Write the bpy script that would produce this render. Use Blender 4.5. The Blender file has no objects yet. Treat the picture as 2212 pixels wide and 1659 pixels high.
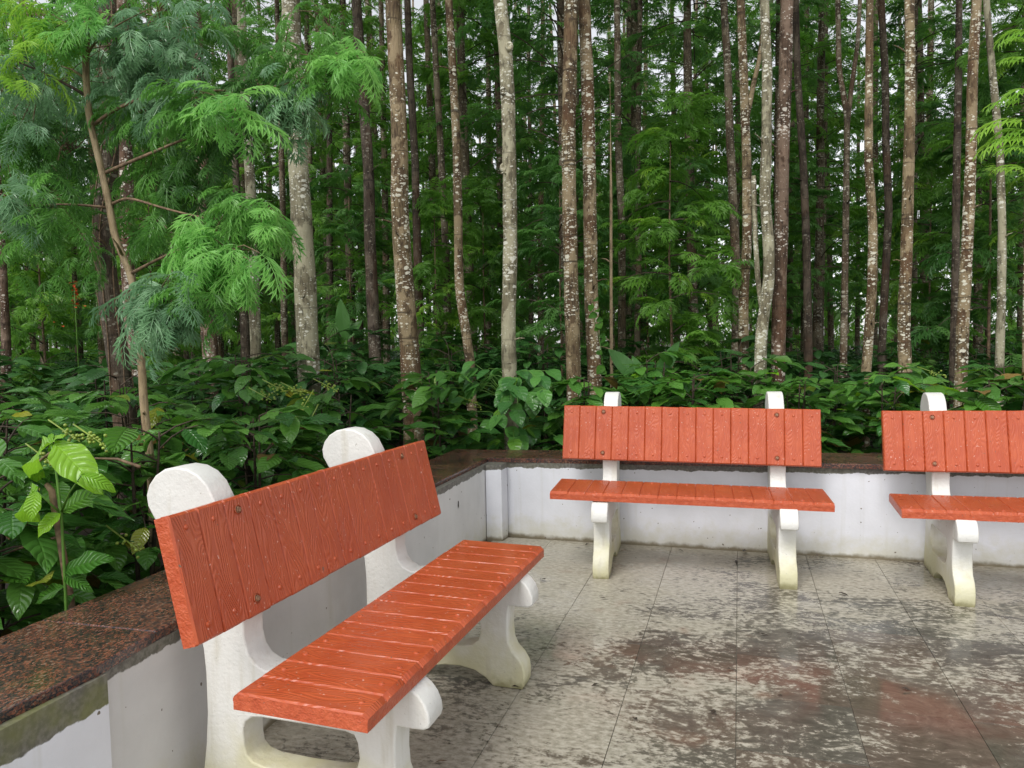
import bpy, bmesh, math, random
import numpy as np
from mathutils import Vector, Matrix, Quaternion, Euler, noise

random.seed(11); np.random.seed(11)
R = math.radians
scene = bpy.context.scene
C = scene.collection

# ------------------------------------------------------------------ camera
CAM = np.array([0.0, 0.0, 1.40])
RX = np.array([0.95702782, 0.28932607, -0.01970209])
UX = np.array([0.00178087, 0.06207435, 0.99806994])
FX = np.array([-0.28999065, 0.95521579, -0.05889162])
FPX = 1620.8                         # focal length for a picture 2212 px wide
cd = bpy.data.cameras.new('camera'); cam = bpy.data.objects.new('camera', cd); C.objects.link(cam)
cd.sensor_width = 36; cd.lens = FPX / 2212 * 36; cd.clip_start = 0.05; cd.clip_end = 600
m = Matrix.Identity(4)
for i in range(3):
    m[i][0], m[i][1], m[i][2], m[i][3] = RX[i], UX[i], -FX[i], CAM[i]
cam.matrix_world = m
scene.camera = cam

# ------------------------------------------------------------------ sky, sun, exposure
SUN_EL, SUN_AZ = R(52), R(195)       # azimuth clockwise from +Y
w = bpy.data.worlds.new('World'); scene.world = w; w.use_nodes = True
nt = w.node_tree; bg = nt.nodes['Background']
sky = nt.nodes.new('ShaderNodeTexSky'); sky.sky_type = 'NISHITA'; sky.sun_disc = False
sky.sun_elevation = SUN_EL; sky.sun_rotation = SUN_AZ; sky.dust_density = 1.0; sky.air_density = 1.0; sky.ozone_density = 1.0
hs = nt.nodes.new('ShaderNodeHueSaturation'); hs.inputs['Saturation'].default_value = 0.15
nt.links.new(sky.outputs[0], hs.inputs['Color']); nt.links.new(hs.outputs[0], bg.inputs['Color'])
bg.inputs['Strength'].default_value = 0.15
sl = bpy.data.lights.new('sun', 'SUN'); sl.energy = 1.4; sl.angle = R(25); sl.color = (1.0, 0.97, 0.93)
so = bpy.data.objects.new('sun', sl); C.objects.link(so)
sd = Vector((math.sin(SUN_AZ) * math.cos(SUN_EL), math.cos(SUN_AZ) * math.cos(SUN_EL), math.sin(SUN_EL)))
so.rotation_euler = sd.to_track_quat('Z', 'Y').to_euler()
vs = scene.view_settings; vs.view_transform = 'Standard'; vs.look = 'None'; vs.gamma = 1; vs.use_curve_mapping = False
vs.exposure = 0.64
scene.render.engine = 'CYCLES'
scene.cycles.use_denoising = True
scene.cycles.max_bounces = 6; scene.cycles.transparent_max_bounces = 4

# ------------------------------------------------------------------ helpers
def ray(px, py):
    return FX + RX * (px - 1106) / FPX - UX * (py - 829.5) / FPX
def at(px, py, Y):                   # the point of the world plane y = Y seen there
    d = ray(px, py); return Vector(CAM + d * (Y / d[1]))
def atd(px, py, D):                  # the point at depth D
    return Vector(CAM + ray(px, py) * D)
def atz(px, py, z):
    d = ray(px, py); return Vector(CAM + d * ((z - CAM[2]) / d[2]))
def depth_scale(Y, px=1106, py=700):
    d = ray(px, py); return (Y / d[1]) / FPX      # metres per pixel

def tag(o, label=None, cat=None, group=None, kind=None):
    if label: o['label'] = label
    if cat: o['category'] = cat
    if group: o['group'] = group
    if kind: o['kind'] = kind
    return o
def empty(name, loc=(0, 0, 0), rz=0.0):
    o = bpy.data.objects.new(name, None); C.objects.link(o); o.location = loc; o.rotation_euler = (0, 0, rz)
    o.empty_display_size = 0.1
    return o
def link(name, me, parent=None, mw=None):
    o = bpy.data.objects.new(name, me); C.objects.link(o)
    if parent: o.parent = parent
    if mw is not None: o.matrix_local = mw
    return o

class MB:
    def __init__(s): s.v = []; s.f = []; s.uv = []; s.m = []
    def n(s): return len(s.v)
    def add(s, V, F, UV=None, mi=0):
        b = len(s.v); s.v.extend(V); s.f.extend([tuple(i + b for i in f) for f in F]); s.m.extend([mi] * len(F))
        s.uv.extend(UV if UV is not None else [(0.0, 0.0)] * len(V))
    def box(s, x0, x1, y0, y1, z0, z1):
        V = [(x, y, z) for x in (x0, x1) for y in (y0, y1) for z in (z0, z1)]
        s.add(V, [(0, 1, 3, 2), (4, 6, 7, 5), (0, 4, 5, 1), (2, 3, 7, 6), (0, 2, 6, 4), (1, 5, 7, 3)])
    def tube(s, P, Rd, n=8, cap=True, wob=0.0, seed=0.0, flat=1.0):
        P = [Vector(p) for p in P]; k = len(P); V = []; F = []; UV = []
        up = Vector((1, 0, 0)); L = 0
        for i, p in enumerate(P):
            t = (P[min(i + 1, k - 1)] - P[max(i - 1, 0)]).normalized()
            a = (up - t * up.dot(t))
            if a.length < 1e-4: a = Vector((0, 1, 0)) - t * t.y
            a.normalize(); up = a; b = t.cross(a)
            if i: L += (p - P[i - 1]).length
            for j in range(n):
                th = 2 * math.pi * j / n
                q = a * math.cos(th) + b * math.sin(th) * flat
                r = Rd[i] * (1 + (wob * noise.noise(Vector((q.x * 1.3, q.y * 1.3, L * 5 + seed))) if wob else 0))
                V.append(p + q * r); UV.append((j / n, L))
        for i in range(k - 1):
            for j in range(n):
                F.append((i * n + j, i * n + (j + 1) % n, (i + 1) * n + (j + 1) % n, (i + 1) * n + j))
        if cap:
            F.append(tuple(range(n - 1, -1, -1))); F.append(tuple((k - 1) * n + j for j in range(n)))
        s.add(V, F, UV)
    def mesh(s, name, mats, smooth=True):
        me = bpy.data.meshes.new(name)
        me.from_pydata([tuple(v) for v in s.v], [], s.f)
        if s.uv and len(s.uv) == len(s.v):
            uvl = me.uv_layers.new(name='UVMap')
            li = np.empty(len(me.loops), dtype=np.int32); me.loops.foreach_get('vertex_index', li)
            uvl.data.foreach_set('uv', np.array(s.uv, dtype=np.float32)[li].ravel())
        for mt in (mats if isinstance(mats, (list, tuple)) else [mats]): me.materials.append(mt)
        if any(s.m): me.polygons.foreach_set('material_index', s.m)
        if smooth: me.polygons.foreach_set('use_smooth', [True] * len(me.polygons))
        me.update(); return me
    def build(s, name, mats, parent=None, smooth=True):
        return link(name, s.mesh(name, mats, smooth), parent)

# ------------------------------------------------------------------ material helpers
class NT:
    def __init__(s, name):
        s.mat = bpy.data.materials.new(name); s.mat.use_nodes = True
        s.t = s.mat.node_tree; s.p = s.t.nodes['Principled BSDF']; s.out = s.t.nodes['Material Output']
    def new(s, typ, **kw):
        n = s.t.nodes.new('ShaderNode' + typ)
        for k, v in kw.items(): setattr(n, k, v)
        return n
    def val(s, x, sock):
        if isinstance(x, bpy.types.NodeSocket): s.t.links.new(x, sock)
        elif isinstance(x, (tuple, list)) and len(x) == 3 and sock.type == 'RGBA': sock.default_value = (*x, 1)
        else: sock.default_value = x
    def math(s, op, a, b=0.0, c=None, clamp=False):
        n = s.new('Math', operation=op); n.use_clamp = clamp
        s.val(a, n.inputs[0]); s.val(b, n.inputs[1])
        if c is not None: s.val(c, n.inputs[2])
        return n.outputs[0]
    def mix(s, f, a, b, mode='MIX'):
        n = s.new('Mix', data_type='RGBA', blend_type=mode); s.val(f, n.inputs[0]); s.val(a, n.inputs[6]); s.val(b, n.inputs[7])
        return n.outputs[2]
    def ramp(s, x, a, b, smooth=True):       # 0 at a, 1 at b
        n = s.new('MapRange'); n.interpolation_type = 'SMOOTHSTEP' if smooth else 'LINEAR'
        s.val(x, n.inputs[0]); s.val(a, n.inputs[1]); s.val(b, n.inputs[2]); return n.outputs[0]
    def noise(s, vec, scale, detail=3.0, rough=0.55, dist=0.0, color=False):
        n = s.new('TexNoise'); s.val(vec, n.inputs['Vector']); s.val(scale, n.inputs['Scale'])
        n.inputs['Detail'].default_value = detail; n.inputs['Roughness'].default_value = rough; n.inputs['Distortion'].default_value = dist
        return n.outputs['Color' if color else 'Fac']
    def voro(s, vec, scale, feature='F1', out='Distance', rnd=1.0):
        n = s.new('TexVoronoi', feature=feature); s.val(vec, n.inputs['Vector']); n.inputs['Scale'].default_value = scale
        n.inputs['Randomness'].default_value = rnd; return n.outputs[out]
    def vmul(s, v, k):
        n = s.new('VectorMath', operation='MULTIPLY'); s.val(v, n.inputs[0]); n.inputs[1].default_value = k; return n.outputs[0]
    def vadd(s, v, k):
        n = s.new('VectorMath', operation='ADD'); s.val(v, n.inputs[0]); s.val(k, n.inputs[1]); return n.outputs[0]
    def pos(s): return s.new('NewGeometry').outputs['Position']
    def obj(s): return s.new('TexCoord').outputs['Object']
    def rnd(s): return s.new('ObjectInfo').outputs['Random']
    def bump(s, h, strength=0.4, dist=0.01, prev=None):
        n = s.new('Bump'); n.inputs['Strength'].default_value = strength; n.inputs['Distance'].default_value = dist
        s.val(h, n.inputs['Height'])
        if prev is not None: s.t.links.new(prev, n.inputs['Normal'])
        return n.outputs[0]
    def set(s, color=None, rough=None, normal=None, spec=None, coat=None, coat_rough=None):
        p = s.p
        if color is not None: s.val(color, p.inputs['Base Color'])
        if rough is not None: s.val(rough, p.inputs['Roughness'])
        if normal is not None: s.t.links.new(normal, p.inputs['Normal'])
        if spec is not None: p.inputs['Specular IOR Level'].default_value = spec
        if coat is not None: s.val(coat, p.inputs['Coat Weight'])
        if coat_rough is not None: p.inputs['Coat Roughness'].default_value = coat_rough
        return s.mat

def sep(T, v):
    n = T.new('SeparateXYZ'); T.val(v, n.inputs[0]); return n.outputs
def comb(T, x, y, z):
    n = T.new('CombineXYZ'); T.val(x, n.inputs[0]); T.val(y, n.inputs[1]); T.val(z, n.inputs[2]); return n.outputs[0]

M = {}
# orange painted cast "planks" with raised grain
def mat_orange(name='orange_paint', wet=0.05, r0=0.26):
    T = NT(name); o = T.obj(); r = T.rnd()
    x, y, z = sep(T, o)
    off = T.math('MULTIPLY', r, 37.0)
    v = comb(T, T.math('MULTIPLY', x, 17.0), off, T.math('MULTIPLY', z, 3.4))
    n1 = T.noise(v, 1.0, 1.0, 0.4)
    v2 = comb(T, T.math('MULTIPLY', x, 90.0), off, T.math('MULTIPLY', z, 9.0))
    n2 = T.noise(v2, 1.0, 2.0)
    ph = T.math('ADD', T.math('MULTIPLY', n1, 120.0), T.math('MULTIPLY', n2, 3.0))
    ln = T.math('MULTIPLY_ADD', T.math('SINE', ph), 0.5, 0.5)
    fine = T.noise(o, 260.0, 2.0)
    big = T.noise(T.pos(), 7.0, 3.0)
    h = T.math('ADD', T.math('MULTIPLY', ln, 0.75), T.math('MULTIPLY', fine, 0.25))
    nb = T.bump(h, 0.36, 0.0045)
    col = T.mix(T.ramp(big, 0.3, 0.7), (0.44, 0.078, 0.024), (0.50, 0.102, 0.034))
    col = T.mix(T.math('MULTIPLY', T.math('POWER', T.math('SUBTRACT', 1.0, ln), 2.0), 0.35), col, (0.36, 0.05, 0.02))
    chips = T.noise(T.pos(), 60.0, 2.0, 0.6)
    col = T.mix(T.ramp(chips, 0.73, 0.745), col, (0.16, 0.10, 0.07))
    bl = T.noise(T.pos(), 95.0, 1.0)
    col = T.mix(T.math('MULTIPLY', T.ramp(bl, 0.72, 0.75), 0.7), col, (0.72, 0.42, 0.34))
    T.set(col, T.math('MULTIPLY_ADD', big, 0.3, r0), nb, coat=wet, coat_rough=0.07)
    return T.mat
M['orange'] = mat_orange()
M['orange_wet'] = mat_orange('wet_orange_paint', 0.2, 0.18)
def mat_orange_rough():
    T = NT('orange_paint_rough_cast'); p = T.pos()
    n = T.noise(p, 45.0, 4.0, 0.6); n2 = T.noise(p, 160.0, 2.0)
    h = T.math('ADD', n, T.math('MULTIPLY', n2, 0.4))
    col = T.mix(T.ramp(n, 0.35, 0.65), (0.45, 0.078, 0.027), (0.52, 0.105, 0.04))
    chips = T.noise(p, 70.0, 2.0, 0.6)
    col = T.mix(T.ramp(chips, 0.72, 0.74), col, (0.2, 0.16, 0.12))
    T.set(col, 0.38, T.bump(h, 0.8, 0.008)); return T.mat
M['orange_rough'] = mat_orange_rough()

def mat_white(name, zbase=0.0, green=0.85, tint=(0.73, 0.72, 0.68)):
    T = NT(name); p = T.pos(); x, y, z = sep(T, p)
    n = T.noise(p, 5.0, 4.0); f = T.noise(p, 70.0, 3.0, 0.6); pits = T.noise(p, 120.0, 2.0)
    col = T.mix(T.ramp(n, 0.35, 0.75), tint, tuple(c * 0.9 for c in tint))
    # algae climbing from the feet, and rain stains
    g = T.math('SUBTRACT', T.math('ADD', T.math('MULTIPLY', n, 0.50), 0.06), T.math('MULTIPLY', z, 0.95))
    col = T.mix(T.math('MULTIPLY', T.ramp(g, 0.0, 0.26), green), col, (0.56, 0.53, 0.30))
    g3 = T.math('SUBTRACT', T.math('MULTIPLY', T.noise(p, 24.0, 3.0), 0.09), z)
    col = T.mix(T.math('MULTIPLY', T.ramp(g3, 0.0, 0.05), 0.8), col, (0.25, 0.23, 0.10))
    st = T.noise(T.vmul(p, (22, 22, 2.5)), 1.0, 3.0)
    col = T.mix(T.math('MULTIPLY', T.ramp(st, 0.54, 0.78), 0.5), col, (0.48, 0.44, 0.33))
    col = T.mix(T.math('MULTIPLY', T.ramp(pits, 0.70, 0.76), 0.5), col, (0.30, 0.28, 0.24))
    h = T.math('ADD', f, T.math('MULTIPLY', T.noise(p, 22.0, 2.0), 0.8))
    chip = T.noise(p, 30.0, 4.0, 0.7)
    col = T.mix(T.math('MULTIPLY', T.ramp(chip, 0.70, 0.72), 0.8), col, (0.36, 0.34, 0.29))
    T.set(col, 0.55, T.bump(h, 0.4, 0.005)); return T.mat
M['white_leg'] = mat_white('white_painted_cement')

def mat_wall(name, band=0.036, moss=0.15, ta=(0.76, 0.77, 0.82), tb=(0.66, 0.67, 0.71)):
    T = NT(name); p = T.pos(); x, y, z = sep(T, p)
    n = T.noise(p, 3.0, 4.0); n2 = T.noise(p, 14.0, 4.0, 0.6); f = T.noise(p, 60.0, 3.0, 0.6)
    col = T.mix(T.ramp(n, 0.3, 0.75), ta, tb)
    run = T.noise(T.vmul(p, (16, 16, 0.8)), 1.0, 3.0)
    col = T.mix(T.math('MULTIPLY', T.ramp(run, 0.55, 0.8), 0.35), col, (0.50, 0.49, 0.42))
    g = T.math('SUBTRACT', T.math('MULTIPLY', n2, 0.30), T.math('MULTIPLY', z, 1.0))
    col = T.mix(T.math('MULTIPLY', T.ramp(g, -0.05, 0.15), 0.6), col, (0.55, 0.53, 0.39))
    g2 = T.math('SUBTRACT', T.math('MULTIPLY', n2, 0.05), z)
    col = T.mix(T.ramp(g2, -0.012, 0.02), col, (0.20, 0.17, 0.11))
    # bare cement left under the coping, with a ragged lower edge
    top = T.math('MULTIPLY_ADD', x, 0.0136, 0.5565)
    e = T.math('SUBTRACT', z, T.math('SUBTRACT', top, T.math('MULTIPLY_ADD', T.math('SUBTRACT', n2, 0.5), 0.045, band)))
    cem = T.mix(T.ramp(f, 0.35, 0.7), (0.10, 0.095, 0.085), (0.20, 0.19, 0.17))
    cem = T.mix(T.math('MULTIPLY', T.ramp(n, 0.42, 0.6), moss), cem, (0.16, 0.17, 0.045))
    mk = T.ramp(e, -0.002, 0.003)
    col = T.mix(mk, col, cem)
    sp = T.noise(p, 42.0, 1.0)
    col = T.mix(T.ramp(sp, 0.765, 0.78), col, (0.16, 0.13, 0.10))
    h = T.math('ADD', T.math('MULTIPLY', f, 0.6), T.math('MULTIPLY', mk, -0.8))
    T.set(col, 0.6, T.bump(h, 0.4, 0.005)); return T.mat
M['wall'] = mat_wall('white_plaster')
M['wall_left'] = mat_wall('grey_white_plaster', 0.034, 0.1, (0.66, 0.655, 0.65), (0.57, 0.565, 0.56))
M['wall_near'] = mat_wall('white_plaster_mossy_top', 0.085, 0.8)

def mat_granite():
    T = NT('red_granite'); p = T.pos()
    v = T.vadd(p, T.vmul(T.noise(p, 45.0, 2.0, color=True), (0.012, 0.012, 0.012)))
    r, g, b = sep(T, T.voro(T.vmul(v, (1.0, 0.6, 1.0)), 140.0, 'F1', 'Color'))
    r2, g2, b2 = sep(T, T.voro(T.vmul(v, (1.0, 0.7, 1.0)), 270.0, 'F1', 'Color'))
    n = T.noise(T.vmul(p, (50, 30, 50)), 1.0, 4.0, 0.65); big = T.noise(p, 5.0, 3.0)
    k = T.math('ADD', T.math('MULTIPLY', r, 0.5), T.math('MULTIPLY', r2, 0.5))
    k = T.math('ADD', k, T.math('MULTIPLY', T.math('SUBTRACT', big, 0.5), 0.5))
    col = T.mix(T.ramp(k, 0.34, 0.38), (0.018, 0.017, 0.022), (0.07, 0.048, 0.04))
    col = T.mix(T.ramp(k, 0.50, 0.55), col, (0.13, 0.045, 0.028))
    col = T.mix(T.ramp(k, 0.68, 0.72), col, (0.22, 0.085, 0.052))
    col = T.mix(T.ramp(k, 0.84, 0.88), col, (0.20, 0.15, 0.11))
    al = T.noise(p, 9.0, 4.0)
    col = T.mix(T.math('MULTIPLY', T.ramp(al, 0.58, 0.75), 0.35), col, (0.12, 0.11, 0.05))
    wet = T.noise(p, 4.0, 2.0)
    T.set(col, T.math('MULTIPLY_ADD', T.ramp(wet, 0.35, 0.65), 0.18, 0.12), T.bump(n, 0.12, 0.002), spec=0.5); return T.mat
M['granite'] = mat_granite()

def mat_floor():
    T = NT('weathered_floor_tile'); p = T.pos(); x, y, z = sep(T, p)
    oi = T.new('ObjectInfo')
    tint = oi.outputs['Color']
    ps = T.vmul(p, (1.0, 1.45, 1.0))
    wob = T.noise(p, 2.2, 3.0, color=True)
    pw = T.vadd(ps, T.vmul(wob, (0.5, 0.5, 0.0)))
    n1 = T.noise(pw, 1.7, 4.0, 0.6)
    n2 = T.noise(pw, 15.0, 6.0, 0.75)
    n3 = T.noise(T.vmul(p, (30, 50, 1)), 1.0, 4.0, 0.7)
    wear = T.math('ADD', T.math('ADD', T.math('MULTIPLY', n1, 0.75), T.math('MULTIPLY', n2, 0.75)), T.math('MULTIPLY', n3, 0.60))
    back = T.math('MULTIPLY', T.ramp(y, 3.2, 4.8), 0.16)
    lft = T.math('MULTIPLY', T.ramp(x, 0.1, -0.9), 0.17)
    near = T.math('MULTIPLY', T.ramp(y, 2.3, 1.9), 0.05)
    wear = T.math('ADD', wear, T.math('ADD', T.math('ADD', back, lft), near))
    soft = T.ramp(T.math('ADD', T.math('MULTIPLY', n1, 0.9), T.math('ADD', T.math('MULTIPLY', n2, 0.35), T.math('ADD', back, lft))), 0.56, 0.86)
    film = T.ramp(wear, 1.065, 1.19)
    dk = T.mix(T.ramp(n2, 0.3, 0.7), (0.072, 0.064, 0.052), (0.14, 0.126, 0.102))
    dk = T.mix(0.7, dk, T.mix(1.0, dk, tint, 'MULTIPLY'))
    gr = T.noise(p, 1.3, 2.0)
    dk = T.mix(T.math('MULTIPLY', T.ramp(gr, 0.52, 0.68), 0.4), dk, (0.09, 0.098, 0.082))
    md = T.mix(T.ramp(n3, 0.3, 0.7), (0.15, 0.135, 0.105), (0.28, 0.255, 0.20))
    md = T.mix(T.math('MULTIPLY', T.ramp(gr, 0.40, 0.62), 0.4), md, (0.22, 0.205, 0.13))
    lt = T.mix(T.ramp(n3, 0.35, 0.7), (0.31, 0.285, 0.22), (0.54, 0.505, 0.42))
    col = T.mix(T.math('MULTIPLY', soft, 0.75), dk, md)
    col = T.mix(T.math('MULTIPLY', film, 0.8), col, lt)
    rust = T.noise(p, 2.6, 3.0)
    col = T.mix(T.math('MULTIPLY', T.ramp(rust, 0.62, 0.74), 0.45), col, (0.19, 0.085, 0.045))
    blk = T.noise(p, 13.0, 4.0)
    col = T.mix(T.math('MULTIPLY', T.ramp(blk, 0.60, 0.74), 0.65), col, (0.085, 0.072, 0.055))
    spk = T.noise(p, 85.0, 2.0)
    col = T.mix(T.math('MULTIPLY', T.ramp(spk, 0.70, 0.76), 0.6), col, (0.05, 0.04, 0.03))
    wet = T.math('ADD', T.noise(p, 1.3, 3.0), T.math('MULTIPLY', film, 0.04))
    ro = T.math('MULTIPLY_ADD', T.ramp(wet, 0.45, 0.60), 0.40, 0.10)
    h = T.math('ADD', T.math('MULTIPLY', film, 0.6), T.math('MULTIPLY', n3, 0.4))
    T.set(col, ro, T.bump(h, 0.14, 0.002), spec=0.5); return T.mat
M['floor'] = mat_floor()

def plain(name, col, rough=0.6, var=0.25, scale=20.0, bump=0.3, spec=0.4):
    T = NT(name); p = T.obj(); n = T.noise(p, scale, 4.0)
    c = T.mix(T.ramp(n, 0.3, 0.7), tuple(k * (1 - var) for k in col), tuple(k * (1 + var) for k in col))
    T.set(c, rough, T.bump(n, bump, 0.01), spec=spec); return T.mat
M['grout'] = plain('floor_bed', (0.16, 0.145, 0.115), 0.7)
M['soil'] = plain('dark_leaf_litter', (0.035, 0.026, 0.018), 0.85, 0.5, 6.0)
M['rust'] = plain('rusted_steel', (0.28, 0.15, 0.085), 0.6, 0.5, 120.0)
M['hole'] = plain('dark_bolt_recess', (0.33, 0.075, 0.03), 0.6, 0.4, 90.0)
M['twig'] = plain('brown_twig', (0.17, 0.11, 0.065), 0.7, 0.4, 40.0)
M['twig_dark'] = plain('dark_brown_twig', (0.06, 0.042, 0.028), 0.8, 0.4, 40.0)
M['debris'] = plain('dead_leaf', (0.035, 0.028, 0.02), 0.6, 0.5, 60.0)
M['stem_green'] = plain('green_stem', (0.09, 0.2, 0.03), 0.4, 0.2, 20.0, 0.1)
M['berry'] = plain('green_coffee_berry', (0.22, 0.30, 0.04), 0.3, 0.3, 8.0, 0.05, 0.5)
M['flower'] = plain('orange_flower', (0.65, 0.10, 0.03), 0.5, 0.2, 30.0, 0.1)

def mat_leaf(name, a, b, rough, trans=0.3, vein=0.0, spec=0.5, yellow=0.0, ycol=(0.30, 0.30, 0.03), nv=9.0):
    T = NT(name)
    g = T.new('NewGeometry'); oi = T.new('ObjectInfo')
    if vein: r = T.math('FRACT', T.math('ADD', g.outputs['Random Per Island'], oi.outputs['Random']))
    else:
        ux, _, _ = sep(T, T.new('UVMap').outputs[0])
        r = T.math('FRACT', T.math('ADD', ux, T.math('MULTIPLY', oi.outputs['Random'], 0.999)))
    col = T.mix(r, a, b)
    if yellow: col = T.mix(T.ramp(T.math('FRACT', T.math('MULTIPLY', r, 7.31)), 1 - yellow, 1 - yellow + 0.02), col, ycol)
    nb = None
    if vein:
        uv = T.new('UVMap'); ux, uy, _ = sep(T, uv.outputs[0])
        au = T.math('ABSOLUTE', T.math('SUBTRACT', ux, 0.5))
        ph = T.math('MULTIPLY', T.math('SUBTRACT', uy, T.math('MULTIPLY', au, 0.42)), nv * 6.2832)
        s = T.math('ABSOLUTE', T.math('SINE', T.math('MULTIPLY', ph, 0.5)))
        mid = T.ramp(au, 0.0, 0.05)
        h = T.math('ADD', T.math('MULTIPLY', s, 0.7), T.math('MULTIPLY', mid, 0.4))
        nb = T.bump(h, vein, 0.012)
        vl = T.math('MULTIPLY', T.math('SUBTRACT', 1.0, T.math('MULTIPLY', T.ramp(s, 0.0, 0.22), mid)), 0.14)
        col = T.mix(vl, col, tuple(min(1, k * 2.0 + 0.02) for k in b))
        spots = T.noise(T.obj(), 60.0, 3.0)
        col = T.mix(T.math('MULTIPLY', T.ramp(spots, 0.62, 0.8), 0.3), col, (0.10, 0.10, 0.02))
    T.set(col, rough, nb, spec=spec)
    tr = T.new('BsdfTranslucent'); T.val(T.mix(0.5, col, tuple(k * 1.6 for k in b)), tr.inputs[0])
    mx = T.new('MixShader'); mx.inputs[0].default_value = trans
    T.t.links.new(T.p.outputs[0], mx.inputs[1]); T.t.links.new(tr.outputs[0], mx.inputs[2]); T.t.links.new(mx.outputs[0], T.out.inputs[0])
    return T.mat
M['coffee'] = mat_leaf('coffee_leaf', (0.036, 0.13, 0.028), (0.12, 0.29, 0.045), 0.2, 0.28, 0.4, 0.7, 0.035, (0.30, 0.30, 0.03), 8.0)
M['coffee_far_shaded'] = mat_leaf('coffee_leaf_far_shaded', (0.022, 0.078, 0.022), (0.058, 0.16, 0.034), 0.25, 0.22, 0.3, 0.5, 0.02)  # darker copy of the coffee leaf, shade under the trees put in its colour
M['young'] = mat_leaf('young_coffee_leaf', (0.17, 0.40, 0.02), (0.25, 0.49, 0.03), 0.25, 0.4, 0.45, 0.5)
M['midyoung'] = mat_leaf('half_grown_coffee_leaf', (0.05, 0.17, 0.02), (0.09, 0.23, 0.025), 0.28, 0.3, 0.8, 0.5)
M['withered'] = mat_leaf('withered_coffee_leaf', (0.11, 0.06, 0.025), (0.24, 0.16, 0.04), 0.5, 0.2, 0.4, 0.4)
M['pepper'] = mat_leaf('pepper_vine_leaf', (0.045, 0.15, 0.035), (0.10, 0.27, 0.05), 0.28, 0.28, 0.3, 0.5, 0.06, (0.14, 0.32, 0.03), 4.0)
M['banana'] = mat_leaf('broad_plant_leaf', (0.045, 0.15, 0.03), (0.08, 0.22, 0.04), 0.32, 0.35, 0.4, 0.5, 0, nv=22.0)
M['bright'] = mat_leaf('bright_frond', (0.14, 0.38, 0.085), (0.28, 0.56, 0.14), 0.42, 0.42)
M['yellowgreen'] = mat_leaf('yellow_green_frond', (0.20, 0.42, 0.05), (0.34, 0.56, 0.07), 0.45, 0.4)
M['mid'] = mat_leaf('mid_frond', (0.075, 0.21, 0.04), (0.15, 0.36, 0.065), 0.38, 0.3)
M['silver'] = mat_leaf('silvery_frond', (0.13, 0.27, 0.135), (0.25, 0.43, 0.23), 0.36, 0.25)
M['dark'] = mat_leaf('dark_frond', (0.045, 0.135, 0.032), (0.10, 0.24, 0.055), 0.4, 0.3)
M['crown'] = mat_leaf('oak_frond', (0.07, 0.185, 0.028), (0.18, 0.38, 0.05), 0.45, 0.5, yellow=0.08, ycol=(0.24, 0.42, 0.04))
M['crown_b'] = mat_leaf('oak_frond_cool', (0.055, 0.165, 0.036), (0.14, 0.32, 0.065), 0.45, 0.5)

def mat_bark(name, base, dark, lichen, spot_col, spots=0.5, band=0.4, rough_b=0.5, red=0.0):
    T = NT(name); p = T.pos(); r = T.rnd()
    off = comb(T, T.math('MULTIPLY', r, 31.0), T.math('MULTIPLY', r, 17.0), T.math('MULTIPLY', r, 53.0))
    q = T.vadd(p, off)
    n = T.noise(T.vmul(q, (9, 9, 4)), 1.0, 5.0, 0.6)
    fis = T.noise(T.vmul(q, (55, 55, 11)), 1.0, 4.0, 0.6)
    bn = T.noise(T.vmul(q, (2.2, 2.2, 9.0)), 1.0, 4.0, 0.6)
    col = T.mix(T.ramp(n, 0.35, 0.68), dark, base)
    col = T.mix(T.math('MULTIPLY', T.ramp(fis, 0.52, 0.38), 0.75), col, tuple(k * 0.4 for k in dark))
    col = T.mix(T.math('MULTIPLY', T.ramp(bn, 0.55, 0.66), band), col, tuple(k * 0.45 for k in dark))
    if red: col = T.mix(T.math('MULTIPLY', T.ramp(T.noise(T.vmul(q, (3, 3, 1.6)), 1.0, 3.0), 0.48, 0.66), red), col, (0.15, 0.066, 0.03))
    pat = T.noise(T.vmul(q, (5, 5, 3.2)), 1.0, 5.0, 0.65)
    col = T.mix(T.math('MULTIPLY', T.ramp(pat, 0.50, 0.56), 0.75 * min(1, spots + .2)), col, tuple(k * 1.45 + .03 for k in base))
    qq = T.vadd(T.vmul(q, (1, 1, 1.8)), T.vmul(T.noise(q, 26.0, 2.0, color=True), (0.03, 0.03, 0.03)))
    pm = T.ramp(T.noise(T.vmul(q, (3, 3, 1.7)), 1.0, 3.0), 0.34, 0.62)
    for sc_, am in ((19.0, 0.95), (44.0, 0.85)):
        d = T.voro(qq, sc_); cr = sep(T, T.voro(qq, sc_, 'F1', 'Color'))[0]
        rad = T.math('MULTIPLY', T.math('MULTIPLY', T.ramp(cr, 1.0 - 0.75 * spots - .08, 1.0), 0.62), T.math('MULTIPLY_ADD', pm, 0.65, 0.35))
        sp = T.ramp(T.math('SUBTRACT', rad, d), 0.0, 0.10)
        col = T.mix(T.math('MULTIPLY', sp, am * min(1, lichen + .25)), col, spot_col)
    rg = T.noise(T.vmul(q, (1.2, 1.2, 15.0)), 1.0, 3.0, 0.7)
    col = T.mix(T.math('MULTIPLY', T.ramp(rg, 0.60, 0.67), band), col, tuple(k * 0.4 for k in dark))
    h = T.math('ADD', T.math('MULTIPLY', fis, 1.0), T.math('MULTIPLY', bn, 0.6))
    T.set(col, 0.75, T.bump(h, rough_b, 0.02), spec=0.3); return T.mat
M['bark_pale'] = mat_bark('pale_lichened_bark', (0.27, 0.25, 0.165), (0.17, 0.145, 0.09), 0.7, (0.66, 0.65, 0.55), 0.75, 0.45, 0.35)
M['bark_mid'] = mat_bark('brown_lichened_bark', (0.21, 0.158, 0.085), (0.105, 0.068, 0.036), 0.8, (0.66, 0.63, 0.51), 0.8, 0.8, 0.7, 0.4)
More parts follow.
